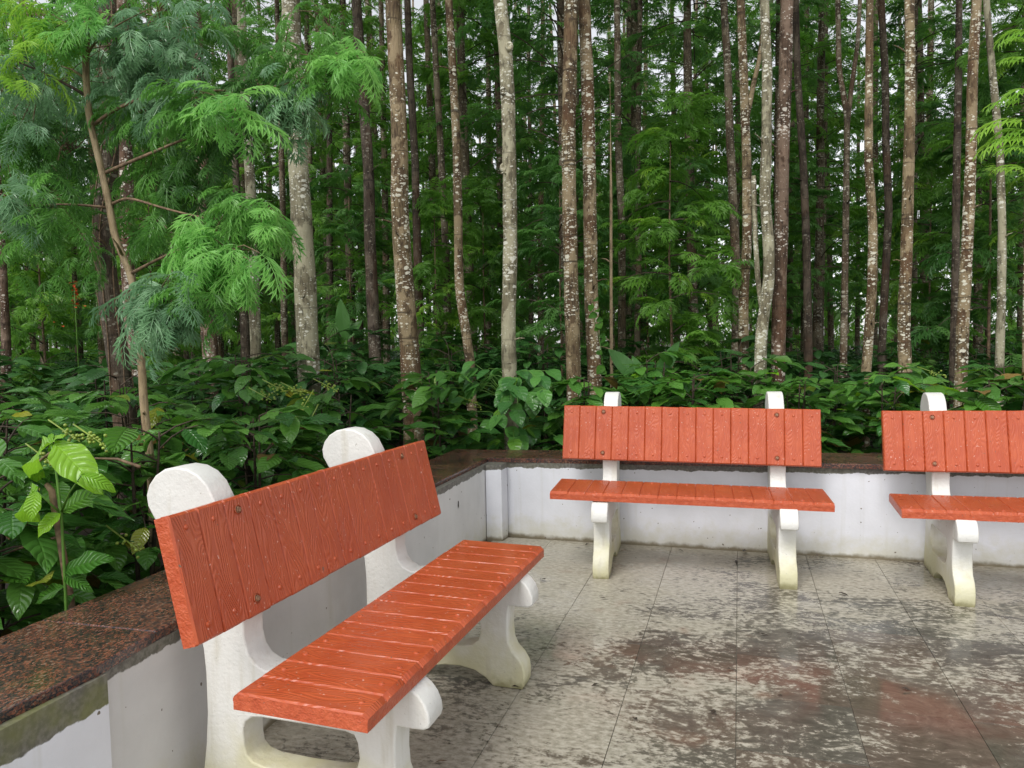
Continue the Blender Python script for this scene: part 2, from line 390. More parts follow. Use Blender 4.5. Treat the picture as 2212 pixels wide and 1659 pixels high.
M['bark_red'] = mat_bark('rough_reddish_bark', (0.14, 0.092, 0.06), (0.075, 0.045, 0.028), 0.75, (0.60, 0.55, 0.47), 0.75, 0.4, 1.0, 0.4)
M['bark_dark'] = mat_bark('dark_bark', (0.10, 0.075, 0.05), (0.05, 0.035, 0.024), 0.3, (0.38, 0.35, 0.28), 0.35, 0.7, 0.9, 0.3)
M['bark_far'] = mat_bark('far_bark', (0.15, 0.116, 0.072), (0.075, 0.053, 0.033), 0.5, (0.48, 0.45, 0.36), 0.6, 0.7, 0.5, 0.25)
M['bark_tan'] = mat_bark('smooth_tan_bark', (0.36, 0.28, 0.17), (0.27, 0.19, 0.105), 0.0, (0.42, 0.36, 0.25), 0.1, 0.25, 0.3)

# ------------------------------------------------------------------ ground, terrace floor
GZ = -0.30
g = MB(); nx, ny = 60, 60
V = []; F = []
for j in range(ny + 1):
    for i in range(nx + 1):
        u, v = i / nx * 2 - 1, j / ny * 2 - 1
        X, Y = 300 * u * abs(u) ** 1.2, 20 + 300 * v * abs(v) ** 1.2
        z = GZ + 0.08 * noise.noise(Vector((X * 0.4, Y * 0.4, 0)))
        if -3.5 < X < 14 and -8 < Y < 6: z = GZ - 0.1
        V.append((X, Y, z))
for j in range(ny):
    for i in range(nx): F.append((j * (nx + 1) + i, j * (nx + 1) + i + 1, (j + 1) * (nx + 1) + i + 1, (j + 1) * (nx + 1) + i))
g.add(V, F); tag(g.build('ground', M['soil']), kind='structure')

fl = MB(); fl.box(-1.66, 9.0, -5.0, 5.02, -0.30, -0.004)
floor = tag(fl.build('floor', M['grout'], smooth=False), kind='structure')
def tile_mesh(w_, d_):
    t = MB(); g_ = 0.0008; b_ = 0.0008
    x0, x1, y0, y1 = -w_ / 2 + g_, w_ / 2 - g_, -d_ / 2 + g_, d_ / 2 - g_
    V = [(x0, y0, -0.003), (x1, y0, -0.003), (x1, y1, -0.003), (x0, y1, -0.003)]
    V += [(x0 + b_, y0 + b_, 0), (x1 - b_, y0 + b_, 0), (x1 - b_, y1 - b_, 0), (x0 + b_, y1 - b_, 0)]
    t.add(V, [(0, 1, 5, 4), (1, 2, 6, 5), (2, 3, 7, 6), (3, 0, 4, 7), (4, 5, 6, 7)])
    return t.mesh('tile', M['floor'], False)
xs = [-1.655, -1.255, -0.843, -0.432, -0.014, 0.400, 0.800] + [0.8 + 0.405 * i for i in range(1, 9)]
ys = [4.975 - 0.4 * i for i in range(0, 14)]
ys[4], ys[5], ys[6] = 3.367, 2.976, 2.574
ys = [5.015] + [4.571, 4.17, 3.768, 3.367, 2.976, 2.574, 2.17, 1.77, 1.37, 0.97, 0.57, 0.17, -0.23, -0.63]
tcache = {}
rng = random.Random(5)
for i in range(len(xs) - 1):
    for j in range(len(ys) - 1):
        w_, d_ = xs[i + 1] - xs[i], ys[j] - ys[j + 1]
        key = (round(w_, 3), round(d_, 3))
        if key not in tcache: tcache[key] = tile_mesh(w_, d_)
        o = link('tile', tcache[key], floor)
        o.location = ((xs[i] + xs[i + 1]) / 2, (ys[j] + ys[j + 1]) / 2, rng.uniform(-0.0008, 0.0008))
        o.rotation_euler = (rng.uniform(-0.0012, 0.0012), rng.uniform(-0.0012, 0.0012), 0)
        cx, cy = o.location.x, o.location.y
        t = rng.random()
        if 2.1 < cy < 3.3 and cx > -0.6 and (i + j) % 2 == 0: o.color = (1.16, 0.95, 0.88, 1)  # red tile tint, partly standing in for reflections of the backrests
        elif t < 0.25: o.color = (0.80, 0.88, 0.82, 1)
        elif t < 0.45: o.color = (1.15, 0.98, 0.86, 1)
        else: o.color = (0.98, 0.98, 0.98, 1)

# ------------------------------------------------------------------ parapet walls with granite coping
def topz(x): return 0.5865 + 0.0136 * x
def prism(mb, poly, z0f, z1f, bev=0.004):
    n = len(poly); cx = sum(p[0] for p in poly) / n; cy = sum(p[1] for p in poly) / n
    V = [(x, y, z0f(x)) for x, y in poly] + [(x, y, z1f(x) - bev) for x, y in poly]
    ins = []
    for k in range(n):                       # small chamfer round the top
        a = Vector(poly[k]); p_ = Vector(poly[k - 1]); q_ = Vector(poly[(k + 1) % n])
        d = ((p_ - a).normalized() + (q_ - a).normalized())
        c = Vector((cx, cy)) - a
        d = c.normalized() if d.length < 0.2 else d.normalized()
        if d.dot(c) < 0: d = -d
        ins.append((a.x + d.x * bev * 1.4, a.y + d.y * bev * 1.4, z1f(a.x)))
    V += ins
    F = [tuple(range(n - 1, -1, -1)), tuple(2 * n + k for k in range(n))]
    for k in range(n):
        j = (k + 1) % n
        F += [(k, j, n + j, n + k), (n + k, n + j, 2 * n + j, 2 * n + k)]
    mb.add(V, F)
wl = tag(empty('parapet_wall', (-1.8, 3.0, 0)), 'low white plastered wall with red granite coping running behind the large near bench', 'wall')
def wpart(name, mb, mat, par, smooth=False):
    o = mb.build(name, mat, par, smooth); o.location = -par.location; return o
WT = lambda x: topz(x) - 0.030
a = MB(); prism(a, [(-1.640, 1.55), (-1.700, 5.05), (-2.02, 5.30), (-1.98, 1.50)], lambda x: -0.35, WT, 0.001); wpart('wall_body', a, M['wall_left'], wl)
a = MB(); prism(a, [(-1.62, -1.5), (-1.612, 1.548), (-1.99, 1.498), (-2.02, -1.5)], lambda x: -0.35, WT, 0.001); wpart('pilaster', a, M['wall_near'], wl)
a = MB(); prism(a, [(-1.580, 4.905), (-1.574, 5.018), (-1.698, 5.048), (-1.692, 4.90)], lambda x: -0.2, WT, 0.001); wpart('pilaster', a, M['wall'], wl)
CT = lambda x: topz(x) - 0.0298
a = MB(); prism(a, [(-1.66, -1.5), (-1.640, 1.27), (-1.622, 1.523), (-1.6455, 1.759), (-2.083, 1.759), (-2.076, 1.60), (-2.07, -1.5)], CT, topz); wpart('coping_slab', a, M['granite'], wl)
a = MB(); prism(a, [(-1.646, 1.761), (-1.700, 3.3495), (-2.088, 3.3495), (-2.083, 1.761)], CT, topz); wpart('coping_slab', a, M['granite'], wl)
a = MB(); prism(a, [(-1.700, 3.3505), (-1.728, 4.12), (-1.720, 5.030), (-2.118, 5.415), (-2.088, 3.3505)], CT, topz); wpart('coping_slab', a, M['granite'], wl)
wb = tag(empty('parapet_wall', (1.2, 5.2, 0)), 'low white plastered wall with granite coping crossing behind the two far benches', 'wall')
a = MB(); prism(a, [(-1.697, 5.052), (-1.3, 5.02), (9.0, 4.985), (9.0, 5.40), (-2.015, 5.305)], lambda x: -0.35, WT, 0.001); wpart('wall_body', a, M['wall'], wb)
jx = [-1.719, 0.12, 1.95, 3.8, 5.7, 9.0]
for k in range(5):
    x0, x1 = jx[k] + (0.0008 if k else 0), jx[k + 1] - 0.0008
    yi = lambda x: 5.032 - 0.022 * (x + 1.72) if x < 0.9 else 4.975
    P = [(x0, yi(x0)), (x1, yi(x1)), (x1, 5.44), ((x0 if k else -2.117), 5.418 if k == 0 else 5.44)]
    a = MB(); prism(a, P, CT, topz); wpart('coping_slab', a, M['granite'], wb)

# ------------------------------------------------------------------ benches
LEG = [(-.245, 0), (.02, 0), (.045, .03), (.09, .052), (.15, .063), (.22, .066), (.28, .057), (.33, .03), (.36, 0), (.484, 0),
       (.493, .02), (.496, .06), (.49, .095), (.472, .125), (.445, .152), (.429, .187), (.426, .24), (.429, .30), (.434, .338), (.475, .337), (.515, .338),
       (.530, .345), (.535, .36), (.532, .385), (.521, .412), (.503, .435), (.483, .449), (.25, .448), (.05, .446), (.005, .444), (-.03, .462), (-.05, .487),
       (-.060, .53), (-.060, .58), (-.064, .62), (-.128, .90), (-.150, .945), (-.172, .987), (-.203, 1.015), (-.242, 1.032), (-.284, 1.036), (-.326, 1.029), (-.362, 1.008), (-.388, .978),
       (-.400, .945), (-.396, .912), (-.375, .876), (-.335, .82), (-.295, .75), (-.255, .66), (-.228, .57), (-.212, .48), (-.206, .41), (-.207, .29), (-.216, .19), (-.230, .1), (-.240, .05)]
HOLE = [(-.075, .205), (-.077, .25), (-.068, .278), (-.045, .294), (-.01, .299), (.13, .300), (.27, .299), (.298, .292), (.308, .27), (.312, .225), (.300, .185), (.270, .160), (.215, .150), (.1, .146), (-.01, .148), (-.05, .158), (-.070, .178)]
def leg_mesh(tl):
    cu = bpy.data.curves.new('leg_outline', 'CURVE'); cu.dimensions = '2D'; cu.fill_mode = 'BOTH'
    for pts in (LEG, HOLE):
        s = cu.splines.new('POLY'); s.points.add(len(pts) - 1); s.use_cyclic_u = True
        for k, (y, z) in enumerate(pts): s.points[k].co = (y, z, 0, 1)
    cu.extrude = tl / 2 - 0.006; cu.bevel_depth = 0.006; cu.bevel_resolution = 2; cu.offset = -0.006
    o = bpy.data.objects.new('tmp', cu); C.objects.link(o)
    dg = bpy.context.evaluated_depsgraph_get(); dg.update()
    me = bpy.data.meshes.new_from_object(o.evaluated_get(dg)); bpy.data.objects.remove(o)
    co = np.empty(len(me.vertices) * 3); me.vertices.foreach_get('co', co); co = co.reshape(-1, 3)
    out = np.stack([co[:, 2], -co[:, 0], co[:, 1]], -1)          # profile y -> towards the sitter (-Y), thickness on X
    for k in range(len(out)):
        out[k, 0] += 0.002 * noise.noise(Vector(out[k] * 14))
    me.vertices.foreach_set('co', out.ravel())
    bm = bmesh.new(); bm.from_mesh(me); bmesh.ops.recalc_face_normals(bm, faces=bm.faces); bm.to_mesh(me); bm.free()
    me.materials.clear(); me.materials.append(M['white_leg']); me.name = 'leg'
    me.polygons.foreach_set('use_smooth', [True] * len(me.polygons)); me.set_sharp_from_angle(angle=R(38)); me.update(); return me
LEGM = leg_mesh(0.094)

def plank_mesh(wd, ln, th, studs, seed, round_front=0.006, paint='orange'):
    """x across, z along, front face towards -y (y from 0 front to th back)"""
    rr = random.Random(seed); bm = bmesh.new()
    nx_, nz_ = 4, 14
    hw, hl = wd / 2 - 0.0003, ln / 2
    b = 0.005
    xs_ = [-hw, -hw + b, 0, hw - b, hw]
    zs_ = [-hl, -hl + round_front] + [-hl + round_front + (ln - 2 * round_front) * k / nz_ for k in range(1, nz_)] + [hl - round_front, hl]
    grid = []
    for zi, z in enumerate(zs_):
        row = []
        for xi, x in enumerate(xs_):
            y = 0.0008 * noise.noise(Vector((x * 20 + seed, z * 9, 1.7)))
            ez = zi in (0, len(zs_) - 1); ex = xi in (0, 4)
            if ex: y += (0.0062 if paint == 'orange' else 0.0042)
            if ez: y += round_front * 0.9
            zz = z + (0.0022 * noise.noise(Vector((x * 30 + seed * 3, z, 9))) if ez else 0)
            xx = x + (0.0006 * noise.noise(Vector((seed, z * 14, xi))) if xi in (1, 3) else 0)
            row.append(bm.verts.new((xx, y, zz)))
        grid.append(row)
    for a_ in range(len(zs_) - 1):
        for c_ in range(4): bm.faces.new((grid[a_][c_], grid[a_][c_ + 1], grid[a_ + 1][c_ + 1], grid[a_ + 1][c_]))
    rim = [grid[0][k] for k in range(5)] + [grid[k][4] for k in range(1, len(zs_))] + [grid[-1][k] for k in range(3, -1, -1)] + [grid[k][0] for k in range(len(zs_) - 2, 0, -1)]
    bk = [bm.verts.new((v.co.x, th, v.co.z)) for v in rim]
    n = len(rim)
    for k in range(n):
        f = bm.faces.new((rim[k], bk[k], bk[(k + 1) % n], rim[(k + 1) % n])); f.material_index = 1
    bm.faces.new(bk).material_index = 1
    for (sx, sz) in studs:                       # raised nail heads
        r_, h_ = 0.0085, 0.0045
        rings = []
        for (q, hh) in ((1.0, -0.001), (0.82, 0.0028), (0.45, h_)):
            rings.append([bm.verts.new((sx + r_ * q * math.cos(k * math.pi / 4), -hh, sz + r_ * q * math.sin(k * math.pi / 4))) for k in range(8)])
        for a_ in range(2):
            for k in range(8): bm.faces.new((rings[a_][k], rings[a_][(k + 1) % 8], rings[a_ + 1][(k + 1) % 8], rings[a_ + 1][k]))
        bm.faces.new(rings[2])
    bmesh.ops.recalc_face_normals(bm, faces=bm.faces)
    me = bpy.data.meshes.new('plank'); bm.to_mesh(me); bm.free()
    me.materials.append(M[paint]); me.materials.append(M['orange_rough'])
    me.polygons.foreach_set('use_smooth', [True] * len(me.polygons)); me.set_sharp_from_angle(angle=R(32)); return me
LB, LS = 1.578, 1.561
BL = math.hypot(0.0786, 0.340)                      # backrest height along its face
BACK_A = math.atan2(0.0786, 0.340)
SD = 0.3915                                          # seat depth
NP = 15
def studs(h): return [(0.0, h), (0.0, -h)]
back_pl = [plank_mesh(LB / NP, BL, 0.026, studs(BL / 2 - 0.042), s) for s in range(4)]
back_pl_n = [plank_mesh(LB / NP, BL, 0.026, [], s + 20) for s in range(2)]
seat_pl = [plank_mesh(LS / NP, SD, 0.024, studs(SD / 2 - 0.045), s + 40, 0.014, 'orange_wet') for s in range(4)]
def bolt_mesh():
    b = MB()
    n = 16
    for (r0, y0, r1, y1, mi) in ((0.01480, -0.001, 0.01320, -0.0030, 1), (0.01320, -0.0030, 0.01080, 0.0035, 1), (0.01000, 0.0030, 0.00944, -0.0015, 0), (0.00944, -0.0015, 0.0, -0.0017, 0), (0.0075, -0.0012, 0.0072, -0.0065, 0), (0.0072, -0.0065, 0.0, -0.0072, 0)):
        k_ = 6 if r0 < 0.008 else n
        V = [(r0 * math.cos(2 * math.pi * i / k_), y0, r0 * math.sin(2 * math.pi * i / k_)) for i in range(k_)]
        if r1 > 0:
            V += [(r1 * math.cos(2 * math.pi * i / k_), y1, r1 * math.sin(2 * math.pi * i / k_)) for i in range(k_)]
            b.add(V, [(i, (i + 1) % k_, k_ + (i + 1) % k_, k_ + i) for i in range(k_)], mi=mi)
        else:
            b.add([(x, y1, z) for x, _, z in V], [tuple(range(k_))], mi=mi)
    b.add([(0.01072 * math.cos(2 * math.pi * i / n), 0.0033, 0.01072 * math.sin(2 * math.pi * i / n)) for i in range(n)], [tuple(range(n))], mi=1)
    return b.mesh('bolt', [M['rust'], M['hole']], False)
BOLT = bolt_mesh()
def bench(x, y, t, kz, label, legs, seed):
    rr = random.Random(seed)
    root = tag(empty('park_bench', (x, y, 0), t), label, 'bench', 'orange plank benches along the wall')
    # backrest: slab + planks.  frame: origin at bottom front edge, z up the face
    c = MB(); c.box(-LB / 2 + .0004, LB / 2 - .0004, 0.0262, 0.050, 0.0006, BL - .0006)
    bk = c.build('backrest', M['orange_rough'], root, False)
    bk.matrix_local = Matrix.Translation((0, 0, 0.6126)) @ Matrix.Rotation(kz, 4, 'Y').inverted() @ Matrix.Rotation(-BACK_A, 4, 'X')
    bx = [int((u + LB / 2) / (LB / NP)) for u in (-0.531, 0.531)]
    for k in range(NP):
        me = rr.choice(back_pl_n) if k in bx else rr.choice(back_pl)
        o = link('plank', me, bk); o.location = (-LB / 2 + LB / NP * (k + .5), rr.uniform(0, .0012), BL / 2 + rr.uniform(-.0008, .0008))
        if rr.random() < 0.5: o.rotation_euler = (0, math.pi, 0); o.rotation_euler = (0, 0, 0)
    for u in (-0.531, 0.531):
        for zz in (0.9146, 0.6566):
            o = link('bolt', BOLT, bk); o.location = (u + rr.uniform(-.004, .004), -0.0008, (zz - 0.6126) / math.cos(BACK_A)); o.rotation_euler = (0, rr.uniform(0, 6), 0)
    # seat: frame with local -y up
    c = MB(); c.box(-LS / 2 + .0004, LS / 2 - .0004, 0.0242, 0.047, -SD / 2 + .0006, SD / 2 - .0006)
    st = c.build('seat', M['orange_rough'], root, False)
    st.matrix_local = Matrix.Translation((0, -(0.0956 + SD / 2), 0.4995)) @ Matrix.Rotation(kz, 4, 'Y').inverted() @ Matrix.Rotation(-math.pi / 2 + 0.0128, 4, 'X')
    for k in range(NP):
        o = link('plank', rr.choice(seat_pl), st); o.location = (-LS / 2 + LS / NP * (k + .5), rr.uniform(0, .0012), rr.uniform(-.0008, .0008))
    for u in legs:
        o = link('leg', LEGM, root); o.location = (u, 0, 0)
    return root
bench(-1.3296, 2.3766, 1.5448, -0.0051, 'large orange planked bench on white cement legs, nearest the camera beside the left wall', (-0.487, 0.487), 1)
bench(-0.3143, 4.7627, 0.0552, -0.0145, 'orange planked bench on white legs standing whole against the far wall', (-0.487, 0.545), 2)
bench(1.5897, 4.7125, -0.0184, 0.0113, 'orange planked bench cut off by the right edge of the photo', (-0.487, 0.52), 3)

#PLANTS
# ------------------------------------------------------------------ foliage kit
def merged(name, parts, mats, uvrand=True, smooth=True):
    """parts: list of (V(n,3), F(m,3), mats4(k,4,4), material index, UV or None, rnd(k)) -> one mesh"""
    VV, FF, UU, MI = [], [], [], []; base = 0
    for V, F, X, mi, UV, rd in parts:
        if len(X) == 0: continue
        X = np.asarray(X, dtype=np.float32); V = np.asarray(V, dtype=np.float32); F = np.asarray(F, dtype=np.int32)
        k, n = len(X), len(V)
        P = np.einsum('kij,nj->kni', X[:, :3, :3], V) + X[:, None, :3, 3]
        VV.append(P.reshape(-1, 3)); FF.append((F[None] + (np.arange(k) * n)[:, None, None] + base).reshape(-1, 3))
        if UV is None: U = np.repeat(np.stack([rd, rd * 0], -1)[:, None, :], n, 1).reshape(-1, 2)
        else: U = np.tile(np.asarray(UV, dtype=np.float32), (k, 1))
        UU.append(U); MI.append(np.full(k * len(F), mi, dtype=np.int32)); base += k * n
    VV = np.concatenate(VV); FF = np.concatenate(FF); UU = np.concatenate(UU).astype(np.float32); MI = np.concatenate(MI)
    me = bpy.data.meshes.new(name); nf = len(FF)
    me.vertices.add(len(VV)); me.vertices.foreach_set('co', VV.astype(np.float32).ravel())
    me.loops.add(nf * 3); me.loops.foreach_set('vertex_index', FF.astype(np.int32).ravel())
    me.polygons.add(nf); me.polygons.foreach_set('loop_start', np.arange(nf, dtype=np.int32) * 3)
    me.polygons.foreach_set('material_index', MI)
    me.polygons.foreach_set('use_smooth', np.full(nf, smooth))
    uv = me.uv_layers.new(name='UVMap'); uv.data.foreach_set('uv', UU[FF.ravel()].ravel())
    for mt in mats: me.materials.append(mt)
    me.update(); me.validate(); return me

def frond(L, pairs, pl, lobes, a0, a1, seed, lw=0.11, curl=0.25):
    """a pinnate, drooping leaf: root at the origin, along +Y, top +Z"""
    rr = random.Random(seed); V, F = [], []
    N = 14; P = [Vector((0, 0, 0))]; D = []
    side = rr.uniform(-.12, .12)
    for i in range(N):
        a = a0 + (a1 - a0) * (i / (N - 1)); d = Vector((side * i / N, math.cos(a), math.sin(a))).normalized(); D.append(d); P.append(P[-1] + d * L / N)
    def pt(s):
        f = s * N; i = min(int(f), N - 1); return P[i].lerp(P[i + 1], f - i), D[i]
    def blade(p, d, up, l, wd, dr):
        s_ = d.cross(up).normalized(); b = len(V)
        q = p + d * l * .45 + up * l * .03
        tip = p + d * l - up * l * dr
        V.extend([p, q + s_ * wd, tip, q - s_ * wd]); F.extend([(b, b + 1, b + 2), (b, b + 2, b + 3)])
    b = len(V); w_ = L * 0.006
    for s in (0.0, 0.35, 0.7, 1.0):
        p, d = pt(s); V.extend([p + Vector((w_, 0, 0)), p - Vector((w_, 0, 0))])
    for k in range(3): F.extend([(b + 2 * k, b + 2 * k + 1, b + 2 * k + 3), (b + 2 * k, b + 2 * k + 3, b + 2 * k + 2)])
    for k in range(pairs + 1):
        s = 0.14 + 0.86 * k / pairs; p, d = pt(min(s, 0.999)); up = Vector((1, 0, 0)).cross(d).normalized()
        l = pl * (math.sin(math.pi * (0.16 + 0.74 * s)) ** 0.8) * rr.uniform(.85, 1.15)
        for sd_ in ((-1, 1) if k < pairs else (0,)):
            an = R(58 - 26 * s) * sd_ + rr.uniform(-.1, .1)
            q = (d * math.cos(an) + Vector((1, 0, 0)) * math.sin(an) - up * curl * rr.uniform(.2, 1.1)).normalized()
            un = (up + q * curl).normalized()
            blade(p, q, un, l, l * lw, .12)
            for (f, la) in lobes:
                for g in (-1, 1):
                    sv = q.cross(un).normalized(); qq = (q * math.cos(R(la)) + sv * math.sin(R(la)) * g - un * .1).normalized()
                    blade(p + q * l * f, qq, un, l * (0.62 - .35 * f) * rr.uniform(.8, 1.15), l * lw * .62, .1)
    return np.array([tuple(v) for v in V]), np.array(F)

def frame(p, d, up, s=1.0, roll=0.0):
    """matrix with +Y along d and +Z near up"""
    d = d.normalized(); x = d.cross(up)
    if x.length < 1e-3: x = d.cross(Vector((1, 0, 0)))
    x.normalize(); z = x.cross(d)
    m_ = Matrix((x, d, z)).transposed().to_4x4()
    if roll: m_ = m_ @ Matrix.Rotation(roll, 4, 'Y')
    m_ = Matrix.Translation(p) @ m_ @ Matrix.Scale(s, 4); return m_
def arr(ms): return np.array([[list(r_) for r_ in m_] for m_ in ms], dtype=np.float32) if ms else np.zeros((0, 4, 4), np.float32)

def leaf_grid(L, Wd, nl, nw, wav=0.05, fold=0.35, droop=0.5, seed=0, tipp=1.25, heart=False):
    """one blade; +Y, UV across/along"""
    rr = random.Random(seed); V, UV, F = [], [], []
    ph = rr.uniform(0, 6)
    for j in range(nl + 1):
        t = j / nl
        if heart: wv = Wd * (math.sin(math.pi * min(1, t ** .62)) ** .75) if t < 1 else 0
        else: wv = Wd * math.sin(math.pi * (t ** 0.85)) ** .8 * (1 - 0.25 * max(0, t - .6)) if 0 < t < 1 else 0
        if j == 0: wv = Wd * 0.04
        a = -droop * t; yy = L * (math.sin(droop * t) / droop if droop > 1e-3 else t); zz = -L * (1 - math.cos(droop * t)) / max(droop, 1e-3)
        for i in range(nw + 1):
            u = i / nw * 2 - 1
            x = u * wv
            z = zz + abs(u) * wv * fold - (u * u) * wv * fold * .55
            y = yy
            if heart and t < 0.12: y = yy - abs(u) * L * .09
            if abs(u) > .9: z += wav * Wd * math.sin(t * 15 + ph + u); 
            V.append((x, y, z)); UV.append((i / nw, t))
    for j in range(nl):
        for i in range(nw):
            a_, b_, c_, d_ = j * (nw + 1) + i, j * (nw + 1) + i + 1, (j + 1) * (nw + 1) + i + 1, (j + 1) * (nw + 1) + i
            F += [(a_, b_, c_), (a_, c_, d_)]
    return np.array(V), np.array(F), np.array(UV)
def grid_mesh(name, gm, mat):
    V, F, UV = gm; return merged(name, [(V, F, np.eye(4)[None], 0, UV, np.zeros(1))], [mat])

# --- crowns of the wood's trees (shared by all the trees of a kind)
OAKF = [frond(.34, 6, .15, [(.32, 34)], R(r_), R(q_), s_, .10, .45) for s_, (r_, q_) in enumerate([(15, -40), (5, -70), (30, -25), (-10, -60)])]
FARF = [frond(.62, 5, .27, [], R(10), R(-60), 30 + s_, .2, .3) for s_ in range(3)]
def crown(seed, z0, z1, rad, dens, mats, fr=OAKF, per=(4, 8), thin_low=True, sc=(.75, 1.25)):
    rr = random.Random(seed); X = [[] for _ in fr]; RD = [[] for _ in fr]; tw = MB()
    z = z0
    while z < z1:
        f = (z - z0) / (z1 - z0)
        prob = (0.45 + .55 * min(1, f * 3.5)) * max(.12, 1 - 1.5 * max(0, f - .22)) if thin_low else 1
        for _ in range(dens):
            if rr.random() > prob: continue
            az = rr.uniform(0, 2 * math.pi); el = rr.uniform(R(5), R(55))
            L = rad * rr.uniform(.35, 1.0) * (1 - .45 * max(0, f - .5) * 2)
            if rr.random() < .2: L *= .4
            zz = z + rr.uniform(0, .3); pts = []
            for k in range(6):
                t = k / 5; e = el - t * R(45)
                pts.append(Vector((math.cos(az) * L * t * math.cos(e * .5), math.sin(az) * L * t * math.cos(e * .5), zz + L * (math.sin(el) * t - .45 * t * t))))
            if L > .5: tw.tube(pts, [.009 * (1 - .8 * k / 5) + .0015 for k in range(6)], 3, False)
            cb = rr.random() * .5
            for _k in range(rr.randint(*per)):
                t = rr.uniform(.25, 1.0); i = min(int(t * 5), 4); p = pts[i].lerp(pts[i + 1], t * 5 - i)
                a2 = az + rr.uniform(-1.5, 1.5); d = Vector((math.cos(a2), math.sin(a2), rr.uniform(-.35, .5)))
                v = rr.randrange(len(fr)); X[v].append(frame(p, d, Vector((0, 0, 1)), rr.uniform(*sc), rr.uniform(-.5, .5))); RD[v].append((cb + rr.random() * .5) % 1)
        z += .3
    parts = [(fr[k][0], fr[k][1], arr(X[k]), 0, None, np.array(RD[k])) for k in range(len(fr))]
    if tw.v:
        Fq = []
        for f_ in tw.f: Fq += [(f_[0], f_[1], f_[2]), (f_[0], f_[2], f_[3])]
        parts.append((np.array([tuple(v) for v in tw.v]), np.array(Fq), np.eye(4)[None], 1, None, np.zeros(1)))
    return merged('crown', parts, mats, smooth=False)
CROWNS = [crown(100 + k, 2.0 + .25 * (k % 3), 13.5, 1.25 + .12 * (k % 4), 4, [M['crown'] if k % 3 else M['crown_b'], M['twig_dark']]) for k in range(6)]
HIGH = [crown(200 + k, 6.3, 13.5, 1.5, 1, [M['crown'], M['twig_dark']], thin_low=False) for k in range(2)]
LOWSC = [crown(300 + k, .7, 4.0, .95, 4, [M['crown'] if k else M['crown_b'], M['twig_dark']], thin_low=False) for k in range(3)]

# --- measured trunks of the front rows (px in a 2212-wide picture, y plane, width px)
BANDS = 'bands'
def trunk_from_px(pts, Y, w0, w1, root, mat, knots=2, seed=0, top=13.0):
    rr = random.Random(seed); P = [at(x, y, Y) for x, y in pts]          # from top of the picture down
    sc = (P[-1] - Vector(CAM)).dot(Vector(FX)) / FPX
    P = P[::-1]
    base = P[0].copy(); lo = Vector((base.x - (P[1].x - base.x) * .3, base.y, GZ - .15))
    if base.z > lo.z + .1: P = [lo] + P
    d = (P[-1] - P[-3]).normalized(); d = (d + Vector((0, 0, 2.5))).normalized()
    q = P[-1].copy(); zt = q.z
    while q.z < top: q = q + d * 1.2; P.append(q.copy())
    # resample
    S = [P[0]]
    for a_, b_ in zip(P, P[1:]):
        n = max(1, int((b_ - a_).length / .075)); S += [a_.lerp(b_, (k + 1) / n) for k in range(n)]
    for _ in range(2): S = [S[0]] + [(S[k - 1] + S[k] * 2 + S[k + 1]) / 4 for k in range(1, len(S) - 1)] + [S[-1]]
    zz = [s.z for s in S]; ra, rb = w1 * sc / 2, w0 * sc / 2
    Rd = []
    for s in S:
        f = min(1, max(0, (s.z - .4) / max(.5, zt - .4))); r_ = ra + (rb - ra) * f
        if s.z > zt: r_ = rb * max(.15, 1 - .85 * (s.z - zt) / (top - zt + .1))
        if s.z < .5: r_ *= 1 + .25 * (.5 - s.z)
        r_ *= 1 + .05 * noise.noise(Vector((s.z * 2.2, seed, 3))) + .05 * max(0, noise.noise(Vector((s.z * 6, seed, 8))))
        Rd.append(r_)
    t = MB(); t.tube([s - root for s in S], Rd, 14, True, .07, seed * 3.7)
    return t, S, Rd
def knot(t, p, r, d):
    d = d.normalized(); a_ = d.cross(Vector((0, 0, 1))).normalized(); u = a_.cross(d); n = 10; rings = []
    V = []; F = []
    for (q, h) in ((1.25, -.35), (1.05, .1), (.72, .22), (.5, .08), (.25, -.05)):
        for k in range(n):
            th = 2 * math.pi * k / n; V.append(p + (a_ * math.cos(th) * .8 + u * math.sin(th)) * r * q + d * r * h)
    for i in range(4):
        for k in range(n): F.append((i * n + k, i * n + (k + 1) % n, (i + 1) * n + (k + 1) % n, (i + 1) * n + k))
    F.append(tuple(4 * n + k for k in range(n))); t.add(V, F)

def measured(name, pts, Y, w0, w1, mat, label, crownm='HIGH', seed=0, extra=None, cat='tree', group=None, top=13.0):
    b = at(*pts[-1], Y); root = Vector((b.x, b.y, GZ))
    e = tag(empty(name, root, 0), label, cat, group)
    t, S, Rd = trunk_from_px(pts, Y, w0, w1, root, mat, seed=seed, top=top)
    rr = random.Random(seed + 900)
    for _ in range(3):
        k = rr.randrange(16, max(17, len(S) // 2)); az = rr.uniform(-2.6, -.5); d = Vector((math.cos(az), math.sin(az), .1))
        knot(t, S[k] - root + d * Rd[k] * .93, Rd[k] * .42, d)
    for _ in range(5):
        k = rr.randrange(16, max(17, int(len(S) * .6))); az = rr.uniform(-3.1, 0); d = Vector((math.cos(az), math.sin(az), rr.uniform(.1, .9))).normalized(); l = rr.uniform(.04, .16)
        p_ = S[k] - root; t.tube([p_ + d * Rd[k] * .8, p_ + d * (Rd[k] + l * .5), p_ + d * (Rd[k] + l) + Vector((0, 0, -.02))], [.009, .006, .003], 5)
    if extra: extra(t, S, Rd, root)
    t.build('trunk', mat, e)
    if crownm == 'HIGH': cm = HIGH[seed % 2]
    else: cm = crownm
    if cm is not None:
        c = link('crown', cm, e); sh = S[-1] - root; c.location = (sh.x * .7, sh.y * .7, 0.3); c.rotation_euler = (0, 0, seed * 1.3)
    return e, S, Rd, root
